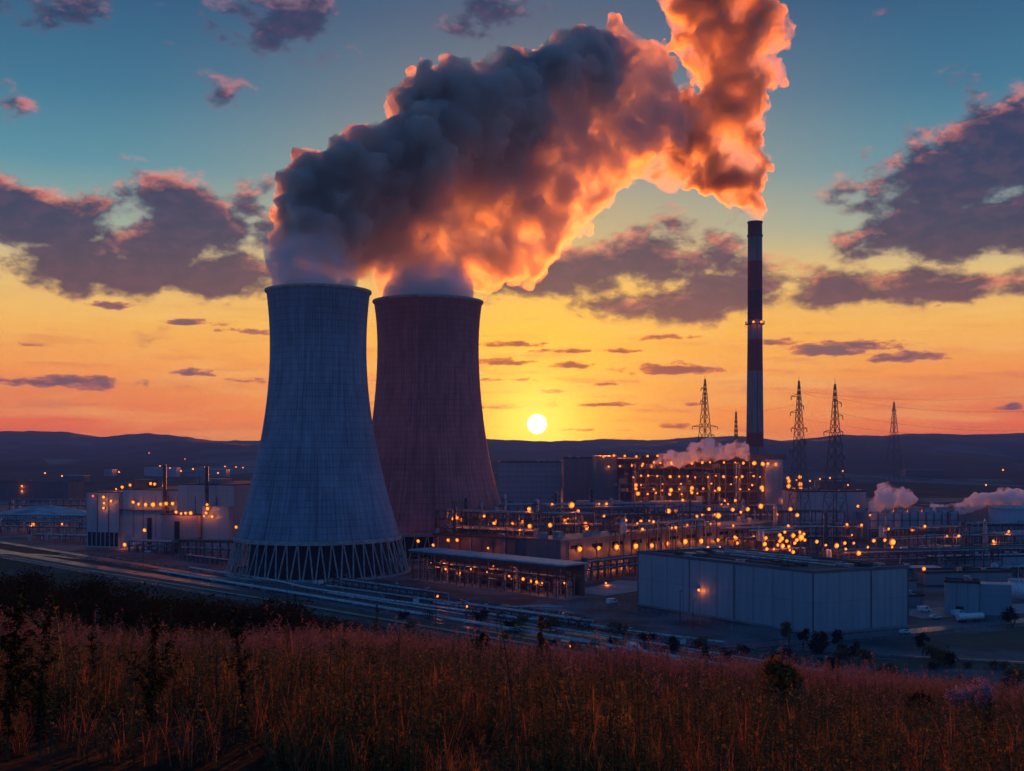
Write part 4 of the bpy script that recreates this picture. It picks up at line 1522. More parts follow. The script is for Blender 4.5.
# ------------------------------------------------------------------ process units behind the box
t = rack('process_unit', 'low process unit of pipes and lamps behind the pale blue box roof', 'process unit', (84, 556), R(45), 60, 14, [5, 10, 14], 6, 5, 51, vessels=6)
for px, py, r in [(709.5, 553, .7), (735, 537, .8), (737.5, 543, .7), (708, 547.5, .8), (720, 547, .6)]:
    lamp(t, AT(px, py, 585), r, 500)
t = rack('process_tower', 'crowded steel structure covered with many orange lamps behind the pale blue box', 'process unit', (134, 592), R(30), 34, 14, [6, 12, 18, 22], 5, 5, 52, vessels=7)
for px, py, r in [(766, 538, 1.0), (765, 544, 1.1), (767, 549, .9), (780, 535, 1.0), (782, 538.5, 1.1), (787, 541, .9), (783, 546, 1.1), (789, 546.5, .8), (793.5, 535.5, 1.1), (797, 540, 1.0), (801.5, 537.5, 1.4), (793.5, 552, 1.0),
                 (780, 541, .8), (774, 549, .6), (800, 532, .7), (805, 540, .7), (785, 532, .7), (795, 543, .8), (778, 545, .7), (790, 550, .6), (804, 534, .8)]:
    lamp(t, AT(px, py, 588 + (px - 766) * 0.3), r, 330)
t = rack('pipe_rack', 'wide pipe rack to the right of the lamp covered structure', 'pipe rack', (170, 590), R(12), 105, 10, [6, 11], 6, 5, 53, 'pipe racks', vessels=4)
for px, py, r in [(817, 541.5, .9), (837, 545.5, 1.1), (845, 543, .7), (846, 549, .6), (859, 553, 1.1), (874, 540.5, .9), (885, 540, .7), (893, 542, 1.4), (854, 543, .6), (826, 545, .6), (868, 547, .6)]:
    lamp(t, AT(px, py, 588), r, 520)
t = rack('pipe_rack', 'pipe rack crossing behind the long hall and below the boiler house', 'pipe rack', (80, 735), R(8), 150, 12, [9, 16, 24], 8, 5, 54, 'pipe racks', vessels=5)
for px, py, r in [(709, 509, 1.0), (718.5, 515.5, 1.5), (733, 509.5, 1.1), (748, 509, 1.1), (761, 506, 1.6), (668.5, 511, 1.4), (676, 510.5, 1.0), (649.5, 521.5, 1.2), (790.5, 509, 1.1), (797.5, 515, 1.1), (741, 512, .7), (697, 516, .7)]:
    lamp(t, AT(px, py, 728), r, 800)
t = rack('pipe_rack', 'dense pipe rack rising between the dark process building and the boiler house', 'pipe rack', (30, 690), R(20), 82, 14, [10, 18, 24, 29], 7, 5, 55, 'pipe racks', vessels=6)
for px, py, r in [(572, 505, 1.5), (575, 513, 1.0), (578.5, 511, 1.0), (585.5, 524.5, 1.7), (587, 529, .8), (641, 521, .9), (604, 516, .7), (626, 520, .7), (565, 520, .8)]:
    lamp(t, AT(px, py, 686), r, 750)
rack('pipe_rack', 'pipe rack standing right behind the dark process building roof', 'pipe rack', (-20, 676), R(0), 76, 12, [12, 20, 27], 6, 5, 56, 'pipe racks', vessels=6)

for i, (x, y, rz, L_, D_, lv, lab) in enumerate([
        (62, 612, 45, 90, 9, [20.5, 24], 'pipe rack standing on the back edge of the long hall roof line'), (-10, 700, 12, 120, 12, [14, 22, 31], 'tall pipe rack far behind the dark process building'),
        (120, 690, 10, 110, 12, [10, 17], 'pipe rack between the long hall and the boiler house'), (215, 640, 25, 70, 10, [8, 14, 20], 'three level pipe rack right of the lamp covered structure'),
        (300, 700, 8, 120, 10, [7, 13], 'pipe rack in front of the cooling cells'), (62, 905, 0, 170, 14, [12, 20], 'long pipe rack along the foot of the boiler house')]):
    tt = rack('pipe_rack', lab, 'pipe rack', (x, y), R(rz), L_, D_, lv, 7, 5, 300 + i, 'pipe racks', vessels=5)
    rq = random.Random(900 + i)
    for j in range(7):
        lx = rq.uniform(2, L_ - 2)
        lamp(tt, (lx, -0.8, rq.choice(lv) + rq.uniform(0.8, 2.2)), rq.choice([0.5, 0.65, 0.8]), 420, True)
t = hall('red_roofed_block', 'grey block with a dark red top storey behind the pipe racks', 'building', (48, 800), 0, 33, 22, 23, SID_GREY, vents=2, seed=2)
box_part(t, 'upper_storey', -0.4, 33.4, -0.4, 22.4, 23.9, 29, SID_RED)

# ------------------------------------------------------------------ big grey halls below the sun
t = hall('grey_hall', 'big grey hall standing under the setting sun, right of the reddish cooling tower', 'industrial hall', (-14, 1080), R(-2), 62, 60, 54, SID_GREY, vents=6, seed=21)
for i in range(8):
    box_part(t, 'louvre_band', 1, 61, -0.3, -0.02, 10 + i * 5.2, 12.4 + i * 5.2, SID_ROSE)
t = hall('grey_hall', 'taller plain grey hall between the setting sun and the boiler house', 'industrial hall', (50, 1070), R(-2), 52, 60, 58, siding('mauve_cladding', (0.26, 0.17, 0.18), 0.6, 10), vents=5, seed=22)
box_part(t, 'door', 10, 20, -0.15, -0.02, 0, 16, DARK_M)

# ------------------------------------------------------------------ boiler house
GB = Vector((92, 960, 0))
t = thing('boiler_house', 'wide dark boiler house studded with rows of orange lamps at the chimney foot', 'power house', GB, 0)
GL = 146
box_part(t, 'wall', 0, GL - 22, 9, 62, -0.3, 58, SID_DARK)
box_part(t, 'wing', -18, -0.2, 4, 50, -0.3, 61, siding('slate_cladding', (0.12, 0.13, 0.155), 0.6, 6))
box_part(t, 'stair_tower', GL - 17, GL - 2, -2, 16, -0.3, 58, siding('steel_blue_cladding', (0.20, 0.25, 0.33), 0.6, 5))
box_part(t, 'roof', -18.5, GL + 1, -1.5, 63, 58.4, 61.5, ROOF_D) if False else None
box_part(t, 'roof', -0.1, GL - 22, 8.5, 62.5, 58, 58.8, ROOF_D)
box_part(t, 'bunker_gallery', 90, GL + 1, -1.4, 9.5, 58.0, 62.5, SID_DARK)
box_part(t, 'lower_hall', 28, 72, -14, 7, -0.3, 22, SID_BLUE)
box_part(t, 'lower_hall', 76, 112, -10, 7, -0.3, 17, SID_BLUE)
for i in range(19):
    x = i * (GL - 24) / 18
    MB().bar((x, 0, 0), (x, 0, 58 if i < 12 else 60), 0.8).build('column', STEEL, t)
lev = [12, 21, 29.5, 36, 43, 50, 57]
for z in lev:
    m = MB().box((GL - 24) / 2, 4.2, z, GL - 24, 8.2, 0.5)
    m.build('floor_deck', DECK, t)
    m = MB()
    m.bar((0, 0.1, z + 1.6), (GL - 24, 0.1, z + 1.6), 0.2)
    for i in range(37):
        m.bar((i * (GL - 24) / 36, 0.1, z + 0.5), (i * (GL - 24) / 36, 0.1, z + 1.6), 0.14)
    m.build('handrail', STEEL, t)
rnd = random.Random(9)
for i in range(26):
    x, z0, z1 = rnd.uniform(2, GL - 26), rnd.uniform(0, 20), rnd.uniform(30, 57)
    r = rnd.choice([0.3, 0.5, 0.8, 1.2])
    MB().pipe([(x, 3, z0), (x, 3, z1), (x + rnd.uniform(-12, 12), 3, z1)], r, 7).build('duct', rnd.choice([GALV, STEEL, RUST, PIPE_W]), t)
for i in range(24):
    x, z = rnd.uniform(2, GL - 30), rnd.choice(lev[:-1])
    MB().box(x + 2, 5.5, z + 0.5, rnd.uniform(3, 9), 3, rnd.uniform(2.5, 5)).build('equipment_box', rnd.choice([SID_BLUE, SID_GREY, SID_DARK]), t)
rows = [(463, 640, 776, 14, .35), (476.5, 632, 762, 15, .3), (484, 640, 745, 6, .5), (489.5, 636, 764, 11, .5), (493.5, 648, 700, 6, .35), (508, 660, 700, 3, .5), (501, 640, 770, 6, .6)]
k = 0
for (py, x0, x1, n, jit) in rows:
    for i in range(n):
        px = x0 + (x1 - x0) * (i + rnd.uniform(-jit, jit)) / max(1, n - 1)
        lamp(t, AT(px, py + rnd.uniform(-1, 1), 957.5), rnd.choice([0.5, 0.65, 0.85, 1.1]), 600)
        k += 1
for px, py, r in [(692, 488, 2.0), (671, 490, 1.7), (762, 487.5, 1.9), (636, 485, 1.5), (638, 493.5, 1.7), (719, 488.5, 1.5), (754.5, 463, 1.7), (763, 464, 1.7), (768, 463.5, 1.4)]:
    lamp(t, AT(px, py, 957), r * .85, 600)
for i in range(11):
    lamp(t, AT(604 + i * 5.4 + rnd.uniform(-1, 1), [456, 466][i % 2] + rnd.uniform(-.6, .6), 963 if i > 2 else 962.5), rnd.choice([.8, 1.0]), 300)
for x, w, h in ((80, 5, 17), (87, 4, 12), (73, 4, 8), (30, 14, 3), (50, 10, 4), (104, 8, 5)):
    MB().box(x, 24, 58.8, w, w, h).build('roof_box', SID_DARK if h > 4 else STEEL, t)
m = MB()
for i in range(22):
    m.bar((-16 + i * 4.4, 20, 58.5), (-16 + i * 4.4, 20, 63 + (i % 3)), 0.5)
m.bar((-16, 20, 62.8), (76, 20, 62.8), 0.4)
m.build('roof_railing', STEEL, t)

# lamps on a detached tower right of the boiler house
t = rack('lamp_gantry', 'slim steel gantry with a knot of lamps right of the boiler house', 'gantry', (250, 905), R(5), 26, 8, [14, 24, 33, 40], 6, 3, 61)
for px, py, r in [(788, 478, 1.2), (789.5, 481, 1.3), (800, 477, 1.3), (789, 486, 1.4), (794, 490, 1.5), (800.5, 484, 1.5), (801, 489, 1.4), (808, 492, 1.5), (792, 492.5, 1.1), (797, 480, .9)]:
    lamp(t, AT(px, py, 902), r, 700)

# ------------------------------------------------------------------ chimney
CH = Vector((229.5, 1039, 0))
t = thing('chimney', 'very tall slender chimney in dull red and white bands with a lit gallery', 'chimney', CH)
CHT = HC + (HZ - 222) * 1039 / F
zpx = lambda y: HC + (HZ - y) * 1039 / F
cm_ = bpy.data.materials.new('banded_chimney_paint')
cm_.use_nodes = True
N = Nodes(cm_.node_tree)
b = N.n['Principled BSDF']
tc = N.n.new('ShaderNodeTexCoord').outputs['Object']
x, y, z = N.xyz(tc)
bands = [(222, 237, 1), (237, 262, 0), (262, 291, 1), (291, 320, 2), (320, 340, 0), (340, 372, 1), (372, 433, 0), (433, 447, 1), (447, 530, 0)]
stops = []
cols = {0: (0.25, 0.21, 0.23), 1: (0.30, 0.04, 0.045), 2: (0.11, 0.03, 0.04)}
for (ya, yb, k) in reversed(bands):
    stops.append((max(0.0, zpx(yb) / CHT), cols[k]))
bc = N.ramp(N.mul(z, 1 / CHT), stops, 'CONSTANT')
th = N.math('ARCTAN2', y, x)
st = N.noise(N.vec(N.mul(N.math('COSINE', th), 5), N.mul(N.math('SINE', th), 5), N.mul(z, 0.02)), 1.5, 5, 0.6)
bc = N.mix(N.mul(N.smooth(st, 0.35, 0.7), 0.55), bc, (0.08, 0.06, 0.06))
bc = N.mix(N.mul(N.smooth(z, CHT - 40, CHT), 0.5), bc, (0.03, 0.025, 0.03))
N.put(b.inputs['Base Color'], bc)
b.inputs['Roughness'].default_value = 0.75
MB().lathe([(9.0, -0.5), (8.2, 60), (7.0, 170), (6.7, CHT), (5.9, CHT), (5.7, CHT - 8), (0.05, CHT - 8.1)], 40).build('shaft', cm_, t, False)
for zc, rr in ((CHT - 0.7, 7.2), (zpx(236), 7.4)):
    MB().lathe([(6.5, zc - 0.9), (rr, zc - 0.6), (rr, zc + 0.9), (6.5, zc + 1.0)], 32).build('collar', STEEL, t)
zg = zpx(324)
MB().lathe([(6.8, zg - 1.0), (9.0, zg - 0.4), (9.0, zg + 0.1), (6.8, zg + 0.1)], 32).build('gallery', RUST, t)
m = MB()
for i in range(24):
    a, b_ = 2 * math.pi * i / 24, 2 * math.pi * (i + 1) / 24
    m.bar((8.9 * math.cos(a), 8.9 * math.sin(a), zg), (8.9 * math.cos(a), 8.9 * math.sin(a), zg + 2.2), 0.22)
    m.bar((8.9 * math.cos(a), 8.9 * math.sin(a), zg + 2.2), (8.9 * math.cos(b_), 8.9 * math.sin(b_), zg + 2.2), 0.22)
m.build('handrail', STEEL, t)
for dx_ in (-3.2, 4.2):
    lamp(t, (dx_, -8.4, zg + 1.2), 1.2, 500, True)
lamp(t, (-8.6, 0, zg - 1.8), 0.8, 60, True)
MB().bar((0.5, -8.6, 5), (0.3, -6.95, CHT - 3), 0.4).build('ladder', STEEL, t)

# ------------------------------------------------------------------ pylons and masts
def pylon(name, label, cat, px, ytop, dist, wb, wt, arms, group=None, brace=0.3, platforms=0):
    p = AT(px, HZ, dist)
    h = HC + (HZ - ytop) * dist / F
    t = thing(name, label, cat, (p.x, p.y, 0), R(20 + px % 17), group)
    waist = 0.55 * h
    w2 = wb * 0.46
    prof = [(0, wb), (waist, w2), (h, wt)]
    W_ = lambda z: np.interp(z, [q[0] for q in prof], [q[1] for q in prof]) / 2
    for sx in (-1, 1):
        for sy in (-1, 1):
            m = MB()
            for (z0, z1) in ((0, waist), (waist, h)):
                m.bar((sx * W_(z0), sy * W_(z0), z0 - (0.3 if z0 == 0 else 0)), (sx * W_(z1), sy * W_(z1), z1), brace * 1.7)
            m.build('leg', STEEL, t)
    m = MB()
    z = 0.0
    while z < h - 1.5:
        st = max(4.2, W_(z) * 2.4)
        z1 = min(h, z + st)
        a, b = W_(z), W_(z1)
        for (s0, s1) in (((-1, -1), (1, -1)), ((1, -1), (1, 1)), ((1, 1), (-1, 1)), ((-1, 1), (-1, -1))):
            m.bar((s0[0] * a, s0[1] * a, z), (s1[0] * b, s1[1] * b, z1), brace)
            m.bar((s1[0] * a, s1[1] * a, z), (s0[0] * b, s0[1] * b, z1), brace)
            m.bar((s0[0] * b, s0[1] * b, z1), (s1[0] * b, s1[1] * b, z1), brace * 0.8)
        z = z1
    m.build('bracing', STEEL, t)
    for (f_, wid, both) in arms:
        z = h * f_
        a = W_(z)
        for s in ((-1, 1) if both == 0 else (both,)):
            m = MB()
            m.bar((s * a, -a * .5, z), (s * wid * 1.35, 0, z + 0.4), brace * 1.8)
            m.bar((s * a, a * .5, z), (s * wid * 1.35, 0, z + 0.4), brace * 1.8)
            m.bar((s * a, 0, z + 2.2), (s * wid * 1.35, 0, z + 0.4), brace * 1.8)
            o = m.build('arm', STEEL, t)
            MB().lathe([(0.12, -2.4), (0.4, -2.2), (0.2, -1.6), (0.4, -1.2), (0.2, -0.7), (0.4, -0.4), (0.1, 0.3)], 7).build('insulator', GLASS, o).location = (s * wid * 1.35, 0, z)
    MB().bar((0, 0, h), (0, 0, h + 3.5), brace * 0.9).build('spike', STEEL, t)
    return t


pylon('lattice_pylon', 'lattice pylon on the left rising behind the boiler house roof', 'pylon', 705, 379, 1040, 20, 0.7, [(.66, 11, 0), (.60, 8, 1), (.84, 4, -1), (.93, 3.5, -1), (.55, 8, 1)], 'lattice pylons', 0.26)
pylon('aerial_mast', 'thin pointed mast between the left pylon and the chimney', 'mast', 736, 412, 1040, 9, 0.8, [], None, 0.21)
pylon('lattice_pylon', 'lattice pylon just right of the chimney', 'pylon', 799, 381, 812, 14, 0.7, [(.90, 5, -1), (.80, 5.5, -1), (.70, 5, 0), (.62, 4.5, 1), (.84, 3, 1), (.56, 5.5, -1)], 'lattice pylons', 0.2)
pylon('lattice_pylon', 'lattice pylon second to the right of the chimney, with short arms', 'pylon', 835, 384, 770, 15, 0.7, [(.88, 4, 1), (.80, 5, 1), (.70, 7, -1), (.70, 5, 1), (.62, 5, 1), (.55, 6, 1)], 'lattice pylons', 0.2)
pylon('lattice_pylon', 'distant lattice pylon standing alone against the hill on the right', 'pylon', 894, 402, 1900, 24, 1.2, [(.75, 5, 0), (.9, 4, 0)], 'lattice pylons', 0.37)
for i, (a, b, sag) in enumerate([((799, 391, 812), (835, 398, 770), 1.5), ((835, 398, 770), (1120, 404, 640), 7), ((835, 412, 770), (1120, 424, 640), 8), ((799, 391, 812), (1100, 386, 900), 9), ((705, 407, 1040), (799, 404, 812), 5),
                                 ((799, 418, 812), (1100, 432, 760), 8)]):
    A, B = AT(*a), AT(*b)
    m = MB()
    pr = None
    for j in range(15):
        f_ = j / 14
        q = A.lerp(B, f_) - Vector((0, 0, sag * 4 * f_ * (1 - f_)))
        if pr is not None:
            m.tube(pr, q, 0.05, 0.05, 4)
        pr = q
    tag(m.build('power_line', STEEL), ['short wire slung between the two right hand pylons', 'highest wire running right from the second pylon to the frame edge', 'lower wire running right from the second pylon',
                                       'wire running right from the top arm of the pylon beside the chimney', 'wire from the left pylon past the chimney to the next pylon', 'lowest wire running right from the pylon beside the chimney'][i], 'power line', 'power lines')

# ------------------------------------------------------------------ works on the right
t = hall('blue_hall', 'blue grey hall behind the two right hand pylons', 'industrial hall', (216, 830), R(3), 52, 40, 35, SID_BLUE, vents=5, seed=31)
box_part(t, 'annex', 4, 46, -7, -0.02, -0.3, 14, SID_GREY)
for px, py, r in [(809, 481, 1.3), (816, 481, 1.2), (821, 479, 1.4), (847, 485, 1.5), (844, 471, 1.1), (858, 506, .9), (823, 478, .9), (795, 481, .9)]:
    pass
pC = (262, 806)
t = thing('cooling_cell_block', 'framed blue block of cooling cells on the right with white steam leaving its top', 'cooling cells', (*pC, 0), R(3))
box_part(t, 'wall', 0, 66, 0, 30, -0.3, 20, SID_BLUE)
box_part(t, 'louvres', 1, 65, -0.3, -0.02, 2, 7, SID_DARK)
for i in range(12):
    MB().bar((i * 6, -0.8, 0), (i * 6, -0.8, 21.5), 0.5).build('column', STEEL, t)
for z in (8, 15, 21):
    MB().bar((0, -0.85, z), (66, -0.85, z), 0.4).build('beam', STEEL, t)
for i in range(6):
    MB().lathe([(4.2, 20), (3.7, 21.6), (3.9, 23.6), (3.6, 23.6), (3.5, 20.2)], 20, 6 + i * 10.8, 14).build('fan_stack', GALV, t)
for px, py, r in [(913, 529, 1.6), (858, 506, .8), (870, 515, .6)]:
    lamp(t, AT(px, py, 800), r, 800)
t = hall('low_white_shed', 'low shed with a white sloping roof right of the cooling cells', 'shed', (330, 790), R(5), 46, 24, 12, SID_BLUE, ROOF_P, vents=2, seed=33)
tank('storage_tank', 'blue grey storage tank on the far right edge beside steam', (368, 812), 15, 24, SID_BLUE)
tank('storage_tank', 'wide low storage tank on the right in front of the white shed', (343, 742), 11, 11, SID_GREY)
t = hall('right_hall', 'long grey hall at the right edge behind the pipe bridges', 'industrial hall', (318, 850), R(4), 190, 40, 23, SID_GREY, vents=8, seed=34)
for i, (px, py, L, lv, rz, lab) in enumerate([
        (930, 556, 130, [6, 12], 6, 'pipe bridge running out of the right edge in front of the white shed'), (905, 566, 90, [5, 9], 4, 'lower pipe bridge on the right, nearer than the long one'),
        (960, 545, 120, [8, 14], 8, 'rear pipe bridge on the right under the steam'), (945, 580, 60, [4], 20, 'single level pipe bridge behind the small box building on the right')]):
    p = G(px, py)
    tt = rack('pipe_bridge', lab, 'pipe bridge', p, R(rz), L, 8, lv, 9, 5, 70 + i, 'pipe bridges', vessels=2)
t = hall('small_box_building', 'small blue grey box building near the right edge beside the road', 'building', (178, 452), R(-20), 13, 9, 13, SID_BOX, vents=2, seed=41)
box_part(t, 'annex', 13.2, 25, 1, 10, -0.3, 12.6, SID_BLUE)
box_part(t, 'door', 4, 7, -0.14, -0.02, 0, 3.2, DARK_M)
t = hall('flat_shed', 'very low shed with a pale flat roof between the two blue boxes on the right', 'shed', (166, 520), R(4), 26, 18, 5, SID_GREY, ROOF_P, vents=3, seed=42)
t = hall('flat_shed', 'second low pale roofed shed behind the first one on the right', 'shed', (190, 560), R(4), 34, 18, 6, SID_GREY, ROOF_P, vents=4, seed=43)
lpn = 0
for i, (px, py, h, lab) in enumerate([(922, 600, 14, 'lamp post with a dim orange lamp beside the low pale roofed shed on the right'), (232, 568, 9, 'lamp post at the left foot of the near cooling tower'),
                                      (436, 612, 6.5, 'short post with a red lamp beside the road in front of the pipe shed'), (466, 622, 6, 'second short post with a lamp by the road, nearer to the hillside'),
                                      (570, 656, 3.0, 'low lamp post at the edge of the grass by the near road')]):
    p = G(px, py)
    lamp_post(p, h, lab, 'lamp posts', 0.42 if i > 1 else 0.7, 200, 0.9, 0.4 * i)

# slender columns, vents and stacks standing among the pipe racks
def process_column(label, x, y, h, r, kind):
    t = thing('distillation_tower', label, 'process vessel', (x, y, 0), RND.uniform(0, 6))
    m = GALV if kind == 0 else STEEL if kind == 1 else PIPE_W
    MB().lathe([(r * 1.15, -0.3), (r, 2.5), (r, h * 0.62), (r * 0.8, h * 0.66), (r * 0.8, h - 1.2), (r * 0.5, h - 0.3), (0.05, h)], 14).build('shell', m, t)
    for f_ in (0.35, 0.6, 0.9):
        z = h * f_
        MB().lathe([(r * 0.8, z), (r + 1.4, z), (r + 1.4, z + 0.3), (r * 0.8, z + 0.3)], 14).build('platform', DECK, t)
        mm = MB()
        for i in range(10):
            a, b = 2 * math.pi * i / 10, 2 * math.pi * (i + 1) / 10
            q = r + 1.35
            mm.bar((q * math.cos(a), q * math.sin(a), z + 0.3), (q * math.cos(a), q * math.sin(a), z + 1.4), 0.1)
            mm.bar((q * math.cos(a), q * math.sin(a), z + 1.4), (q * math.cos(b), q * math.sin(b), z + 1.4), 0.1)
        mm.build('handrail', STEEL, t)
    MB().pipe([(r + 0.4, 0, 0), (r + 0.4, 0, h * 0.97), (0, 0, h + 0.6)], 0.22, 6).build('overhead_pipe', GALV, t)
    return t


for i, (px, py, y, r, k, lab) in enumerate([
        (466, 497, 672, 1.1, 1, 'slim dark column left behind the dark process building'), (481, 502, 690, 1.6, 0, 'pale column beside the slim dark one behind the process building'),
        (505, 494, 700, 1.2, 2, 'tall pale column straight below the left side of the setting sun'), (537, 499, 705, 1.8, 0, 'stout metal column directly below the setting sun'),
        (556, 492, 720, 1.0, 1, 'thin dark vent column right of the stout metal column'), (592, 488, 735, 1.5, 1, 'dark column in front of the taller grey hall'),
        (612, 498, 740, 1.2, 2, 'pale column at the left foot of the boiler house'), (646, 503, 745, 1.4, 0, 'metal column before the boiler house, left part'),
        (690, 500, 750, 1.0, 1, 'thin dark column before the middle of the boiler house'), (743, 499, 750, 1.3, 2, 'pale column before the right part of the boiler house'),
        (775, 505, 730, 1.5, 0, 'metal column in front of the boiler house stair tower'), (826, 512, 690, 1.2, 1, 'dark column at the foot of the right hand pylons'),
        (886, 508, 720, 1.3, 0, 'metal column in front of the cooling cells'), (948, 512, 720, 1.1, 1, 'dark column left of the low white shed'), (985, 520, 690, 1.5, 2, 'pale column near the right edge among the pipe bridges')]):
    p = AT(px, py, y)
    process_column(lab, p.x, p.y, p.z, r, k)
t = hall('low_long_shed', 'long low shed with a pale roof among the pipe bridges at the right edge', 'shed', (232, 610), R(10), 70, 14, 7, SID_BLUE, ROOF_P, vents=6, seed=51)
t = hall('low_long_shed', 'second long low shed, darker, nearer than the pale roofed one on the right', 'shed', (205, 545), R(8), 46, 12, 6, SID_GREY, vents=5, seed=52)
t = hall('switch_house', 'little grey switch house between the box hall and the small box building', 'building', (165, 470), R(12), 12, 8, 4.5, SID_GREY, ROOF_P, vents=1, seed=53)
tank('storage_tank', 'small pale storage tank behind the small box building', (232, 500), 6, 8, WHITE)
tank('storage_tank', 'second small storage tank beside the small pale one on the right', (250, 512), 6, 9, SID_BLUE)
for i, (x, y, rz, L_, lv, lab) in enumerate([(180, 620, 12, 90, [5, 9], 'pipe rack right behind the low pale roofed sheds'), (250, 570, 8, 80, [5], 'single level pipe bridge by the two small storage tanks'),
                                             (150, 505, 30, 40, [4, 7], 'small pipe rack behind the right end of the box hall')]):
    rack('pipe_rack', lab, 'pipe rack', (x, y), R(rz), L_, 7, lv, 6, 5, 400 + i, 'pipe racks', vessels=4)
# ------------------------------------------------------------------ vegetation
def leaf_mat(name, c1, c2, trans=0.45, scale=0.6, c3=None):
    m = bpy.data.materials.new(name)
    m.use_nodes = True
    N = Nodes(m.node_tree)
    N.n.remove(N.n['Principled BSDF'])
    tc = N.n.new('ShaderNodeTexCoord').outputs['Object']
    geo = N.n.new('ShaderNodeNewGeometry')
    rnd_ = geo.outputs['Random Per Island']
    big_ = N.noise(tc, 0.09, 3, 0.6)
    c = N.mix(N.smooth(big_, 0.36, 0.64), c1, c2)
    if c3:
        c = N.mix(N.smooth(rnd_, 0.80, 0.86), c, c3)
    c = N.mix(N.mul(rnd_, 0.32), c, (0.03, 0.02, 0.016))
    df = N.n.new('ShaderNodeBsdfDiffuse')
    tr = N.n.new('ShaderNodeBsdfTranslucent')
    N.put(df.inputs[0], c)
    N.put(tr.inputs[0], c)
    mx = N.n.new('ShaderNodeMixShader')
    mx.inputs[0].default_value = trans
    N.l.new(df.outputs[0], mx.inputs[1])
    N.l.new(tr.outputs[0], mx.inputs[2])
    N.l.new(mx.outputs[0], N.n['Material Output'].inputs['Surface'])
    return m


GR_RED = leaf_mat('reddish_grass', (0.40, 0.13, 0.07), (0.42, 0.22, 0.07), 0.5)
GR_AMB = leaf_mat('amber_leaf', (0.44, 0.22, 0.055), (0.32, 0.18, 0.05), 0.5, c3=(0.62, 0.36, 0.09))
GR_DARK = leaf_mat('dark_leaf', (0.10, 0.10, 0.035), (0.16, 0.10, 0.035), 0.4, c3=(0.40, 0.20, 0.05))
GR_SEED = leaf_mat('rust_seed_head', (0.62, 0.26, 0.23), (0.60, 0.30, 0.17), 0.55)
WEED_D = leaf_mat('tall_weed_leaf', (0.028, 0.032, 0.014), (0.040, 0.030, 0.014), 0.35, c3=(0.50, 0.25, 0.06))
GR_STEM = mat('dry_stem', (0.11, 0.06, 0.035), 0.8, var=0.4, scale=0.8)
BUSH_D = leaf_mat('bush_leaf', (0.020, 0.024, 0.011), (0.032, 0.026, 0.013), 0.2, c3=(0.06, 0.034, 0.016))
BUSH_A = leaf_mat('autumn_bush_leaf', (0.20, 0.12, 0.035), (0.26, 0.10, 0.035), 0.45, c3=(0.42, 0.20, 0.05))
BUSH_P = leaf_mat('mauve_bush_leaf', (0.42, 0.30, 0.38), (0.48, 0.32, 0.38), 0.4)
BARK = mat('bark', (0.035, 0.026, 0.020), 0.9, var=0.4, scale=1.5)


def ray_ground(px, py):
    y = 8.0
    dxr, dzr = (px - 512) / F, (HZ - py) / F
    while y < 900:
        if HC + dzr * y < ground_z(dxr * y, y):
            break
        y += max(0.4, y * 0.008)
    return Vector((dxr * y, y, ground_z(dxr * y, y)))


NR = np.random.RandomState(42)


def blade(h, lean, w, az_, base=(0, 0)):
    """a bent tapering blade as three quads"""
    s = np.array([0, 0.4, 0.75, 1.0])
    out = s ** 1.8 * lean
    z = h * (s - 0.12 * s * s * lean / max(h, .1))
    cx, cy = base[0] + np.cos(az_) * out, base[1] + np.sin(az_) * out
    tx, ty = -np.sin(az_), np.cos(az_)
    ww = w * np.array([1, 0.85, 0.55, 0.05])
    V = np.stack([np.stack([cx - tx * ww, cy - ty * ww, z], -1), np.stack([cx + tx * ww, cy + ty * ww, z], -1)], 1).reshape(-1, 3)
    Q = np.array([[0, 1, 3, 2], [2, 3, 5, 4], [4, 5, 7, 6]])
    return V, Q


def leaf(p, az_, l, w, droop):
    d_ = np.array([np.cos(az_), np.sin(az_), 0])
    t_ = np.array([-np.sin(az_), np.cos(az_), 0])
    p = np.asarray(p, float)
    a = p
    m1 = p + d_ * l * 0.5 + np.array([0, 0, l * 0.16])
    e = p + d_ * l + np.array([0, 0, -droop * l])
    V = np.array([a, m1 + t_ * w, e, m1 - t_ * w])
    return V, np.array([[0, 1, 2, 3]])


class Tuft:
    def __init__(self):
        self.V, self.Q, self.M, self.o = [], [], [], 0

    def add(self, vq, m):
        V, Q = vq
        self.V.append(V)
        self.Q.append(Q + self.o)
        self.M.append(np.full(len(Q), m))
        self.o += len(V)

    def done(self):
        return np.concatenate(self.V), np.concatenate(self.Q), np.concatenate(self.M)


def tuft_grass(r):
    t = Tuft()
    for i in range(9):
        t.add(blade(r.uniform(0.45, 0.95), r.uniform(0.1, 0.5), r.uniform(0.006, 0.012), r.uniform(0, 6.28), (r.normal(0, .06), r.normal(0, .06))), 0 if r.rand() < .7 else 2)
    return t.done()


def tuft_plume(r):
    t = Tuft()
    for k in range(3):
        b = (r.normal(0, .08), r.normal(0, .08))
        h, a, ln = r.uniform(0.95, 1.6), r.uniform(0, 6.28), r.uniform(0.05, 0.25)
        t.add(blade(h, ln, 0.006, a, b), 3)
        for i in range(14):
            f_ = r.uniform(0.62, 1.0)
            p = (b[0] + np.cos(a) * ln * f_ ** 1.8, b[1] + np.sin(a) * ln * f_ ** 1.8, h * f_)
            t.add(leaf(p, r.uniform(0, 6.28), r.uniform(0.05, 0.13), r.uniform(0.012, 0.026), r.uniform(-0.8, 0.3)), 4)
    for i in range(3):
        t.add(blade(r.uniform(0.4, 0.7), r.uniform(0.1, 0.4), 0.01, r.uniform(0, 6.28)), 0)
    return t.done()


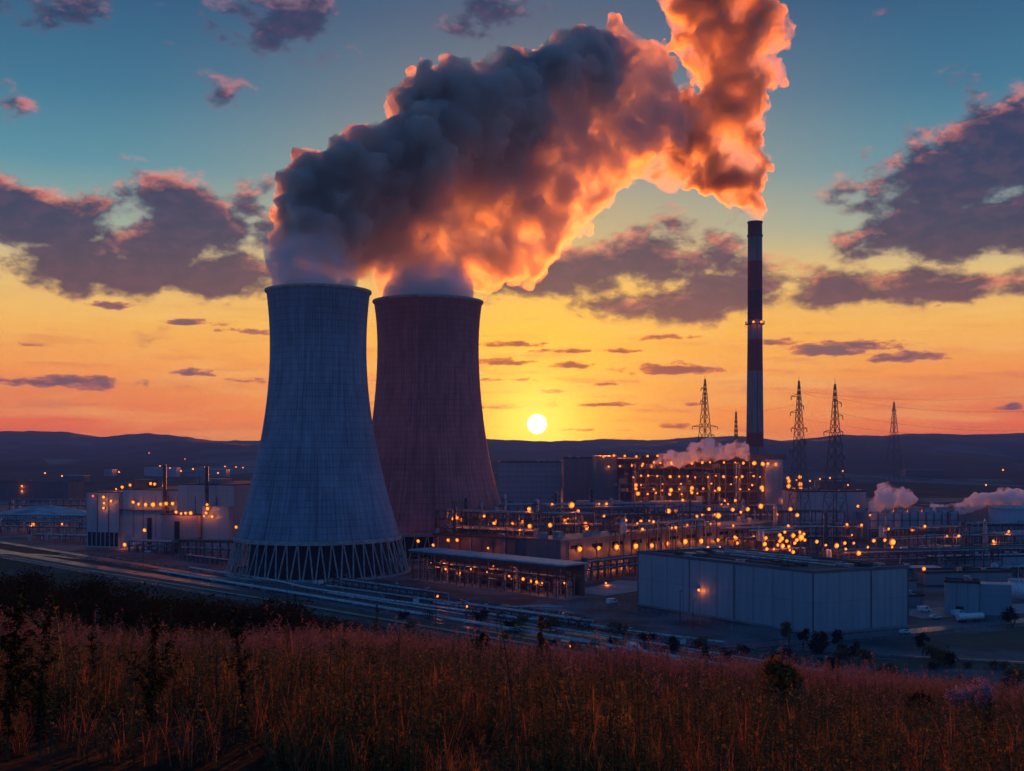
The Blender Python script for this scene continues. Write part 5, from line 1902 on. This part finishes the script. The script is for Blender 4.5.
def tuft_leafy(r):
    t = Tuft()
    h, a, ln = r.uniform(0.7, 1.35), r.uniform(0, 6.28), r.uniform(0.02, 0.2)
    t.add(blade(h, ln, 0.010, a), 3)
    n = 20
    for i in range(n):
        f_ = 0.15 + 0.85 * i / n
        p = (np.cos(a) * ln * f_ ** 1.8, np.sin(a) * ln * f_ ** 1.8, h * f_)
        t.add(leaf(p, r.uniform(0, 6.28), r.uniform(0.07, 0.17) * (1.2 - 0.6 * f_), r.uniform(0.018, 0.036), r.uniform(-0.2, 0.6)), 1 if r.rand() < .45 else 2)
    return t.done()


TPL = [tuft_grass(NR) for _ in range(6)] + [tuft_plume(NR) for _ in range(7)] + [tuft_leafy(NR) for _ in range(8)]
KIND = [0] * 6 + [1] * 7 + [2] * 8


def scatter():
    P = []
    for (y0, y1, dens) in ((19.5, 24, 22), (24, 36, 17), (36, 60, 11), (60, 125, 7.5)):
        wid = lambda y: 0.56 * y + 4
        area = (wid(y0) + wid(y1)) * (y1 - y0)
        n = int(area * dens)
        yy = NR.uniform(y0, y1, n)
        xx = NR.uniform(-1, 1, n) * wid(yy)
        P.append(np.stack([xx, yy], -1))
    P = np.concatenate(P)
    px = 512 + F * P[:, 0] / P[:, 1]
    keep = P[:, 1] < np.interp(px, [0, 180, 400], [66, 74, 106]) + NR.uniform(-6, 8, len(P)) + 6 * np.sin(P[:, 0] * 0.2)
    keep |= (px > 400) & (P[:, 1] < crest(px) + 12 + NR.uniform(-6, 10, len(P)))
    return P[keep]


P = scatter()
gzv = ground_np(P[:, 0], P[:, 1])
patch = fbm(P[:, 0] * 0.10, P[:, 1] * 0.06, None, 3)
patch2 = fbm(P[:, 0] * 0.22 + 40, P[:, 1] * 0.14, None, 3)
gap = (fbm(P[:, 0] * 0.35 + 90, P[:, 1] * 0.25, None, 2) > 0.33) | (NR.rand(len(P)) < 0.25)
P, gzv, patch, patch2 = P[gap], gzv[gap], patch[gap], patch2[gap]
pick = np.empty(len(P), int)
rr = NR.rand(len(P))
leafy = np.clip((patch - 0.44) * 5 + 0.26 + 0.75 * np.clip((46 - P[:, 1]) / 22, 0, 1), 0.05, 0.92)
und = NR.rand(len(P)) < np.where(P[:, 1] < 40, 0.30, 0.0)
plum = np.where(rr < leafy, 2, np.where(rr < leafy + (1 - leafy) * 0.62, 1, 0))
plum = np.where(und | ((plum == 1) & (P[:, 1] < 33)), 0, plum)
for k in (0, 1, 2):
    ids = [i for i in range(len(TPL)) if KIND[i] == k]
    s_ = plum == k
    pick[s_] = NR.choice(ids, s_.sum())
VV, QQ, MM, o = [], [], [], 0
for i, (V, Q, M) in enumerate(TPL):
    sel = np.where(pick == i)[0]
    n = len(sel)
    if n == 0:
        continue
    a = NR.uniform(0, 6.283, n)
    s = NR.lognormal(-0.26, 0.28, n) * (0.75 + 1.0 * np.clip(patch2[sel] - 0.25, 0, 0.6))
    c, sn = np.cos(a) * s, np.sin(a) * s
    x = V[None, :, 0] * c[:, None] - V[None, :, 1] * sn[:, None] + P[sel, 0][:, None]
    y = V[None, :, 0] * sn[:, None] + V[None, :, 1] * c[:, None] + P[sel, 1][:, None]
    z = V[None, :, 2] * s[:, None] + gzv[sel][:, None] - 0.03
    VV.append(np.stack([x, y, z], -1).reshape(-1, 3))
    QQ.append((Q[None] + (np.arange(n) * len(V))[:, None, None]).reshape(-1, 4) + o)
    MM.append(np.tile(M, n))
    o += n * len(V)
grass = np_mesh('meadow_grass', np.concatenate(VV), np.concatenate(QQ), [GR_RED, GR_AMB, GR_DARK, GR_STEM, GR_SEED], midx=np.concatenate(MM))
tag(grass, 'dry reddish grass and weeds covering the hillside', kind='stuff')
print('grass quads', sum(len(q) for q in QQ))


# ------------------------------------------------------------------ tall weeds that stand out of the meadow
def weed_meshes(r, h, nl, spread, size):
    st = MB()
    segs = 7
    pts = []
    a, ln = r.uniform(0, 6.28), r.uniform(0.02, 0.14) * h
    for i in range(segs + 1):
        f_ = i / segs
        pts.append((np.cos(a) * ln * f_ ** 2, np.sin(a) * ln * f_ ** 2, h * f_))
    for i in range(segs):
        st.tube(pts[i], pts[i + 1], 0.016 * (1 - i / segs * 0.7) + 0.003, 0.016 * (1 - (i + 1) / segs * 0.7) + 0.003, 5)
    tl = Tuft()
    tips = []
    for k in range(int(5 + spread * 12)):
        f_ = r.uniform(0.25, 0.95)
        az_ = r.uniform(0, 6.28)
        l = spread * h * r.uniform(0.10, 0.26) * (1.25 - f_)
        p0 = Vector((np.cos(a) * ln * f_ ** 2, np.sin(a) * ln * f_ ** 2, h * f_))
        p1 = p0 + Vector((np.cos(az_) * l, np.sin(az_) * l, l * r.uniform(0.7, 1.5)))
        st.tube(p0, p1, 0.007, 0.003, 4)
        tips.append((p0, p1))
    for i in range(nl):
        if r.rand() < 0.4 or not tips:
            f_ = r.uniform(0.15, 1.0)
            p = (np.cos(a) * ln * f_ ** 2, np.sin(a) * ln * f_ ** 2, h * f_)
        else:
            p0, p1 = tips[r.randint(len(tips))]
            q = p0.lerp(p1, r.uniform(0.2, 1.05))
            p, f_ = tuple(q), q.z / h
        tl.add(leaf(p, r.uniform(0, 6.28), size * r.uniform(0.5, 1.2) * (1.25 - 0.6 * f_), size * r.uniform(0.10, 0.2), r.uniform(-0.3, 0.7)), 0)
    return st, tl.done()


def tall_weed(px, py, hpx, label, nl=90, spread=1.0, size=0.16, m=None, cat='weed', name='tall_weed', group='tall weeds in the meadow'):
    p = ray_ground(px, py)
    h = hpx * p.y / F
    r = np.random.RandomState(int(px * 7 + py))
    t = thing(name, label, cat, (p.x, p.y, p.z - 0.05), r.uniform(0, 6.28), group)
    st, (V, Q, M) = weed_meshes(r, h, nl, spread, size)
    st.build('stem', GR_STEM, t)
    np_mesh('foliage', V, Q, m or WEED_D, t)
    return t


for args in [
        (150, 742, 118, 'broad dark leafy weed in the left meadow, bushiest of the tall ones', 260, 1.5, 0.20, None),
        (244, 745, 128, 'tall slim dark weed in the left meadow next to the broad leafy one', 190, 0.8, 0.17, None),
        (8, 765, 165, 'very tall dark weed cut by the left frame edge', 320, 1.1, 0.20, None),
        (40, 768, 150, 'dark bushy weed just inside the left frame edge', 260, 1.2, 0.18, None),
        (515, 771, 140, 'thin bare stalked weed with a branching top in the centre of the meadow', 60, 1.0, 0.10, GR_AMB),
        (312, 762, 105, 'amber leaved weed right of the slim dark weed', 150, 1.0, 0.15, GR_AMB),
        (345, 768, 120, 'amber weed with drooping leaves left of the centre of the meadow', 170, 1.1, 0.15, GR_AMB),
        (420, 768, 90, 'low amber weed in the dark lower meadow left of the bare stalk', 120, 1.0, 0.14, GR_AMB),
        (395, 700, 68, 'spindly weed standing at the back of the meadow below the pipe shed', 60, 0.8, 0.12, GR_AMB),
        (545, 770, 90, 'short amber weed right beside the bare stalk', 120, 1.0, 0.14, GR_AMB),
        (640, 770, 84, 'amber weed in the right half of the meadow', 110, 1.0, 0.14, GR_AMB),
        (720, 768, 76, 'olive and amber weed at the bottom right of the meadow', 110, 1.1, 0.15, GR_AMB),
        (850, 769, 70, 'weed at the bottom of the meadow below the mauve bush', 90, 1.0, 0.14, GR_AMB),
        (985, 766, 66, 'dark weed in the bottom right corner of the meadow', 110, 1.0, 0.15, None),
        (95, 705, 70, 'small dark weed at the left, behind the very tall one', 110, 1.0, 0.16, None),
        (200, 690, 58, 'spindly weed between the broad and the slim dark weeds', 90, 0.9, 0.10, GR_AMB),
        (290, 690, 62, 'thin brown weed behind the amber leaved weed', 90, 0.9, 0.10, GR_AMB),
        (470, 700, 60, 'brown weed rising above the grass left of the bare stalk', 90, 0.9, 0.10, GR_AMB)]:
    tall_weed(args[0], args[1], args[2] * 1.08, args[3], int(args[4] * 4.2), args[5], args[6] * 0.8, args[7])


# ------------------------------------------------------------------ bushes and small trees
def crown_mesh(r, w, h, n, size, shape='round', z0=0.0):
    """leaf sized faces spread through several unequal clumps"""
    cl = []
    k = 9 if shape == 'round' else 14
    for i in range(k):
        if shape == 'cone':
            f_ = r.uniform(0.0, 1.0)
            rad = w * 0.5 * (1 - f_) ** 0.8 * r.uniform(0.3, 0.8)
            a = r.uniform(0, 6.28)
            cl.append((np.cos(a) * rad, np.sin(a) * rad, z0 + h * (0.08 + 0.84 * f_), w * (0.28 - 0.18 * f_)))
        else:
            a, q = r.uniform(0, 6.28), r.uniform(0, 1) ** 0.5
            cl.append((np.cos(a) * w * 0.33 * q, np.sin(a) * w * 0.33 * q, z0 + h * r.uniform(0.25, 0.78), w * r.uniform(0.14, 0.28)))
    cl = np.array(cl)
    ci = r.choice(len(cl), n, p=cl[:, 3] ** 2 / (cl[:, 3] ** 2).sum())
    d_ = r.normal(0, 1, (n, 3))
    d_ /= np.linalg.norm(d_, axis=1, keepdims=True)
    rad = cl[ci, 3:4] * r.uniform(0.35, 1.12, (n, 1))
    c = cl[ci, :3] + d_ * rad * np.array([1, 1, 0.9])
    u = r.normal(0, 1, (n, 3))
    u /= np.linalg.norm(u, axis=1, keepdims=True)
    v = np.cross(u, d_)
    v /= np.linalg.norm(v, axis=1, keepdims=True) + 1e-9
    s = size * r.uniform(0.5, 1.2, (n, 1))
    V = np.stack([c - u * s, c + v * s * 0.5, c + u * s, c - v * s * 0.5], 1).reshape(-1, 3)
    Q = np.arange(n * 4).reshape(-1, 4)
    return V, Q


def make_bush(name, label, cat, p, w, h, m, seed, n=420, size=0.22, shape='round', trunk=0.25, group=None):
    r = np.random.RandomState(seed)
    t = thing(name, label, cat, (p[0], p[1], p[2] - 0.1), r.uniform(0, 6.28), group)
    st = MB()
    if shape == 'round':
        for i in range(6):
            a, q = r.uniform(0, 6.28), r.uniform(0.1, 0.4) * w
            st.tube((0, 0, 0), (np.cos(a) * q, np.sin(a) * q, h * r.uniform(0.5, 0.9)), 0.04 * h ** 0.5, 0.012, 5)
    else:
        st.tube((0, 0, 0), (0, 0, h * 0.95), 0.03 * h ** 0.9, 0.01, 6)
        for i in range(10):
            a, f_ = r.uniform(0, 6.28), r.uniform(0.2, 0.8)
            q = w * 0.4 * (1 - f_)
            st.tube((0, 0, h * f_), (np.cos(a) * q, np.sin(a) * q, h * f_ + q * 0.6), 0.02 * h ** 0.5, 0.008, 4)
    st.build('trunk', BARK, t)
    V, Q = crown_mesh(r, w, h * (1 - trunk * 0.5), n, size, shape, h * trunk * 0.35)
    np_mesh('crown', V, Q, m, t)
    return t


# dark bushes along the upper edge of the meadow on the left
protos = []
rnd = random.Random(99)
k = 0
bank = []
for i in range(120):
    px = rnd.uniform(-40, 395)
    lim = np.interp(px, [0, 180, 400], [66, 74, 106])
    y = rnd.uniform(lim, np.interp(px, [0, 400], [165, 122]))
    bank.append(((px - 512) * y / F, y, rnd.uniform(1.5, 3.4) * np.interp(px, [0, 250, 400], [1.5, 1.25, 0.6])))
bank.sort(key=lambda q: q[1])
for i, (x, y, h) in enumerate(bank):
    p = Vector((x, y, ground_z(x, y)))
    lab = 'dark bush among the thicket along the top edge of the meadow'
    if i < 6:
        b_ = make_bush('bush', lab, 'bush', p, h * 1.7, h, BUSH_D, 300 + i, 900, 0.15, group='bushes in the thicket')
        protos.append((b_, h))
    else:
        src, h0 = protos[rnd.randrange(6)]
        b_ = copy_tree(src)
        b_.location = (p.x, p.y, p.z - 0.1)
        b_.rotation_euler = (0, 0, rnd.uniform(0, 6.28))
        s = h / h0
        b_.scale = (s * rnd.uniform(0.85, 1.4), s * rnd.uniform(0.85, 1.4), s)
p = Vector(((84 - 512) / F * 104, 104, 0)); p.z = ground_z(p.x, p.y)
make_bush('bush', 'biggest dark bush at the left, rising above the thicket', 'bush', p, 6.4, 5.2, BUSH_D, 501, 4200, 0.15)
p = Vector(((18 - 512) / F * 110, 110, 0)); p.z = ground_z(p.x, p.y)
make_bush('bush', 'dark bush at the left frame edge beside the biggest bush', 'bush', p, 7.0, 5.4, BUSH_D, 502, 4200, 0.15)

for i, (px, py, wp, hp, sh_, mm, lab, cat, nm) in enumerate([
        (377, 646, 15, 50, 'cone', BUSH_A, 'narrow pointed little tree at the meadow edge below the near cooling tower', 'tree', 'small_tree'),
        (541, 668, 20, 60, 'cone', BUSH_A, 'pointed autumn tree at the meadow edge below the pipe shed', 'tree', 'small_tree'),
        (484, 660, 26, 34, 'round', BUSH_D, 'dark rounded bush between the two pointed little trees', 'bush', 'bush'),
        (780, 716, 50, 74, 'round', BUSH_A, 'large olive bush at the right edge of the meadow below the box hall', 'bush', 'bush'),
        (970, 712, 56, 34, 'round', BUSH_P, 'mauve rounded bush at the right edge of the meadow', 'bush', 'bush'),
        (924, 712, 40, 16, 'round', BUSH_D, 'low dark bush left of the mauve bush', 'bush', 'bush')]):
    p = ray_ground(px, py)
    s = p.y / F
    make_bush(nm, lab, cat, p, wp * s, hp * s, mm, 520 + i, 1500, 0.13 if p.y < 130 else 0.3, sh_)
for i, (px, py, wp, hp, sh_, lab) in enumerate([
        (788, 646, 16, 30, 'round', 'dark tree at the front corner of the pale blue box, tallest of the row there'), (803, 648, 12, 24, 'round', 'slim dark tree in the row at the box corner, second from the left'),
        (820, 650, 18, 25, 'round', 'rounded dark tree in the row right of the box corner'), (838, 651, 16, 27, 'round', 'last dark tree of the row right of the box corner'),
        (858, 652, 10, 12, 'round', 'small shrub at the right end of the tree row before the box'), (922, 656, 16, 28, 'round', 'dark tree standing alone by the road on the right'),
        (950, 668, 10, 18, 'round', 'small tree lower down by the right road'), (1012, 628, 22, 26, 'round', 'dark tree at the right frame edge behind the road'),
        (705, 662, 12, 26, 'cone', 'small pointed tree by the near road in front of the box'), (834, 676, 14, 20, 'round', 'dark shrub at the foot of the slope on the right'),
        (745, 656, 12, 12, 'round', 'low shrub before the long side of the pale blue box'), (672, 648, 10, 14, 'round', 'little shrub left of the pointed tree by the near road'),
        (655, 690, 10, 26, 'cone', 'small brown pointed tree at the edge of the meadow by the near road')]):
    p = G(px, py)
    p.z = ground_z(p.x, p.y)
    s = p.y / F
    make_bush('small_tree' if hp > 15 else 'shrub', lab, 'tree' if hp > 15 else 'shrub', p, wp * s, hp * s, BUSH_D if i % 4 else BUSH_A, 560 + i, 700, 0.45 if hp > 15 else 0.35, sh_, 0.3)
# rough verge bushes between the tracks and the slope
pr = []
for i in range(64):
    px = rnd.uniform(400, 1020)
    p = G(px, np.interp(px, [400, 600, 760, 1024], [630, 660, 676, 690]) - rnd.uniform(0, 26))
    p.z = ground_z(p.x, p.y)
    h = rnd.uniform(1.5, 5.0)
    if i < 4:
        q_ = make_bush('verge_shrub', 'dark low shrub on the rough verge between the meadow and the tracks', 'shrub', p, h * 1.8, h, BUSH_D if i else BUSH_A, 700 + i, 380, 0.3, group='shrubs on the rough verge')
        pr.append((q_, h))
    else:
        src, h0 = pr[rnd.randrange(4)]
        b_ = copy_tree(src)
        b_.location = (p.x, p.y, p.z - 0.1)
        b_.rotation_euler = (0, 0, rnd.uniform(0, 6.28))
        b_.scale = (h / h0,) * 3

# ------------------------------------------------------------------ fences, poles, vehicles by the road
def fence(label, pts, n, h=2.4):
    t = thing('wire_fence', label, 'fence', (pts[0][0], pts[0][1], 0))
    P = [Vector((p[0] - pts[0][0], p[1] - pts[0][1], 0)) for p in pts]
    ln = [0]
    for a, b in zip(P, P[1:]):
        ln.append(ln[-1] + (b - a).length)
    at = lambda s: Vector((np.interp(s, ln, [q.x for q in P]), np.interp(s, ln, [q.y for q in P]), 0))
    for i in range(n):
        q = at(ln[-1] * i / (n - 1))
        MB().bar(q - Vector((0, 0, .3)), q + Vector((0, 0, h)), 0.14).build('post', GALV, t)
    for z in (0.3, 1.0, 1.7, h - 0.05):
        m = MB()
        for a, b in zip(P, P[1:]):
            m.bar(a + Vector((0, 0, z)), b + Vector((0, 0, z)), 0.06)
        m.build('wire', GALV, t)
    return t


fence('wire fence along the near road below the near cooling tower', [UV(-470, 297), UV(-330, 295), UV(-230, 298)], 48)
fence('wire fence in front of the long side of the pale blue box', [(20, 470), (45, 462), (100, 386), (150, 408)], 44)
fence('wire fence along the road on the lower right', [(122, 386), (196, 420), (300, 470)], 40)
for i, (px, py, h, lab) in enumerate([(287, 596, 8, 'slim pole by the tracks below the near cooling tower, leftmost of the poles'), (395, 606, 8, 'slim pole in front of the near end of the tracks by the pipe shed'),
                                      (436, 628, 8, 'timber pole between the tracks and the meadow below the pipe shed'), (497, 636, 9, 'timber pole near the road right of the first timber pole'),
                                      (617, 668, 7, 'dark pole beside the near road where it leaves the meadow'), (639, 676, 7, 'second dark pole beside the near road, to the right'), (610, 640, 9, 'slim pole by the tracks left of the pale blue box')]):
    p = G(px, py)
    p.z = max(0, ground_z(p.x, p.y))
    t = thing('utility_pole', lab, 'pole', p, R(45))
    MB().tube((0, 0, -0.5), (0, 0, h), 0.16, 0.10, 7).build('pole', WOOD, t)
    MB().bar((-0.8, 0, h - 0.6), (0.8, 0, h - 0.6), 0.14).build('crossarm', WOOD, t)


def car(label, loc, rot, m, van=False, group=None):
    t = thing('parked_van' if van else 'car', label, 'van' if van else 'car', loc, rot, group)
    L, Wd, H = (5.4, 2.0, 2.3) if van else (4.4, 1.8, 1.45)
    s = [(-L / 2, 0.35), (L / 2, 0.35), (L / 2, 0.85), (L * 0.28, 0.98), (L * 0.16, H), (-L * 0.36, H), (-L * 0.47, 1.0), (-L / 2, 0.9)] if not van else \
        [(-L / 2, 0.4), (L / 2, 0.4), (L / 2, 1.1), (L * 0.36, 1.35), (L * 0.26, H), (-L / 2, H)]
    n = len(s)
    vs = [(x, -Wd / 2, z) for x, z in s] + [(x, Wd / 2, z) for x, z in s]
    fs = [tuple(range(n)), tuple(range(2 * n - 1, n - 1, -1))] + [((i + 1) % n, i, n + i, n + (i + 1) % n) for i in range(n)]
    MB().add(vs, fs).build('body', m, t)
    for y in (-Wd / 2 - 0.01, Wd / 2 + 0.01):
        x0, x1 = (-L * 0.3, L * 0.12) if not van else (L * 0.05, L * 0.24)
        MB().box((x0 + x1) / 2, y, 1.0 if not van else 1.3, x1 - x0, 0.01, 0.34 if not van else 0.6).build('window', GLASS, t)
        for x in (-L * 0.31, L * 0.31):
            MB().tube((x, y - 0.1, 0.33), (x, y + 0.1, 0.33), 0.33, 0.33, 14).build('wheel', TYRE, t)
    for y in (-0.6, 0.6):
        MB().box(L / 2 + 0.01, y, 0.62, 0.03, 0.3, 0.16).build('headlight', GLASS, t)
    return t


for px, py, rz, van, lab in [(634, 651, -45, True, 'white van on the near road left of the box hall'), (678, 665, -45, False, 'white car on the near road coming out of the meadow edge'),
                             (958, 616, 20, True, 'white van parked beside the small box building'), (935, 619, 10, False, 'pale car parked left of the small box building'), (905, 634, 25, False, 'pale car on the road right of the box hall'),
                             (918, 606, 10, False, 'white car parked by the switch house'), (924, 612, 10, True, 'white van parked in the yard before the switch house'), (612, 604, 45, True, 'white van standing in the yard left of the box hall'), (760, 668, -25, False, 'pale car on the lower right road at the meadow edge'),
                             (148, 553, -18, False, 'pale car parked at the foot of the left hall')]:
    p = G(px, py)
    car(lab, (p.x, p.y, 0.2), R(rz), WHITE, van)
p = G(970, 622)
t = thing('tank_trailer', 'pale tank trailer parked in front of the small box building', 'trailer', (p.x, p.y, 0), R(20))
MB().tube((-6, 0, 2.2), (6, 0, 2.2), 1.25, 1.25, 16).build('tank', WHITE, t)
MB().box(0, 0, 0.9, 11, 1.0, 0.3).build('frame', STEEL, t)
for x in (-4.4, -3.2, 3.6):
    for y in (-1, 1):
        MB().tube((x, y - .15, 0.5), (x, y + .15, 0.5), 0.5, 0.5, 12).build('wheel', TYRE, t)

# far lights in the valley and on the hill
flp = [(45, 473.5), (62, 476), (80, 486), (149, 453), (185, 459), (181, 471), (193, 469), (205, 467), (225, 466.5), (236, 467), (243, 467.5), (218, 473), (119, 472), (1003, 470), (986, 485), (820, 479), (830, 478), (848, 485), (843, 471), (810, 481), (170, 468), (160, 466)]
fp = None
for i, (px, py) in enumerate(flp):
    y = 1750 if py > 468 else 2300 if py > 460 else 3000
    q = AT(px, py, y)
    base = max(0, q.z - 11)
    if fp is None:
        t = thing('far_lamp', 'tiny orange street light far off in the valley', 'street light', (q.x, q.y, base), 0, 'far lights in the valley')
        MB().tube((0, 0, -6), (0, 0, 11), 0.25, 0.2, 5).build('pole', STEEL, t)
        MB().ball((0, 0, 11.6), 1.25, 8, 6).build('lamp_globe', GLOW, t)
        fp = t
    else:
        t = copy_tree(fp)
        t.location = (q.x, q.y, q.z - 11.6)

# white steam on the right and over the boiler house
def puff_density(den):
    def f_(N, vol):
        tc = N.n.new('ShaderNodeTexCoord').outputs['Object']
        N.put(vol.inputs['Density'], N.smooth(N.noise(tc, 0.11, 5, 0.65), 0.42, 0.60, den * 0.02, den))
        vol.inputs['Color'].default_value = (0.985, 0.985, 0.985, 1)
        vol.inputs['Anisotropy'].default_value = 0.0
    return f_


smooth_cloud('cell_steam', [[(878, 508, 5, 812), (886, 499, 11, 814), (896, 494, 12, 816), (908, 499, 9, 820), (918, 503, 5, 822)], [(884, 488, 6, 816), (897, 484, 5, 818)]], 21, 0.6, 2.4, puff_density(0.5),
             'white steam cloud over the cooling cells on the right', kids=(22, 9), step=0.1, amp=0.8)
smooth_cloud('edge_steam', [[(936, 506, 4, 835), (960, 505, 6, 838), (985, 503, 9, 840), (1005, 498, 11, 842), (1030, 500, 13, 845)], [(1000, 490, 5, 842), (1016, 490, 6, 842)]], 22, 0.65, 2.4, puff_density(0.5),
             'white steam bank drifting along the right frame edge', kids=(22, 9), step=0.1, amp=0.8)
smooth_cloud('roof_steam', [[(658, 460, 5, 950), (672, 456, 7, 950), (690, 459, 6, 950)], [(695, 457, 8, 950), (708, 452, 9, 950), (720, 456, 7, 950)], [(727, 455, 7, 952), (738, 452, 8, 952), (748, 458, 7, 952)], [(760, 456, 3, 952), (774, 458, 2.5, 952)]],
             23, 0.7, 2.4, puff_density(0.4), 'pinkish white steam puffs along the boiler house roof', kids=(22, 9), step=0.1, amp=0.8)
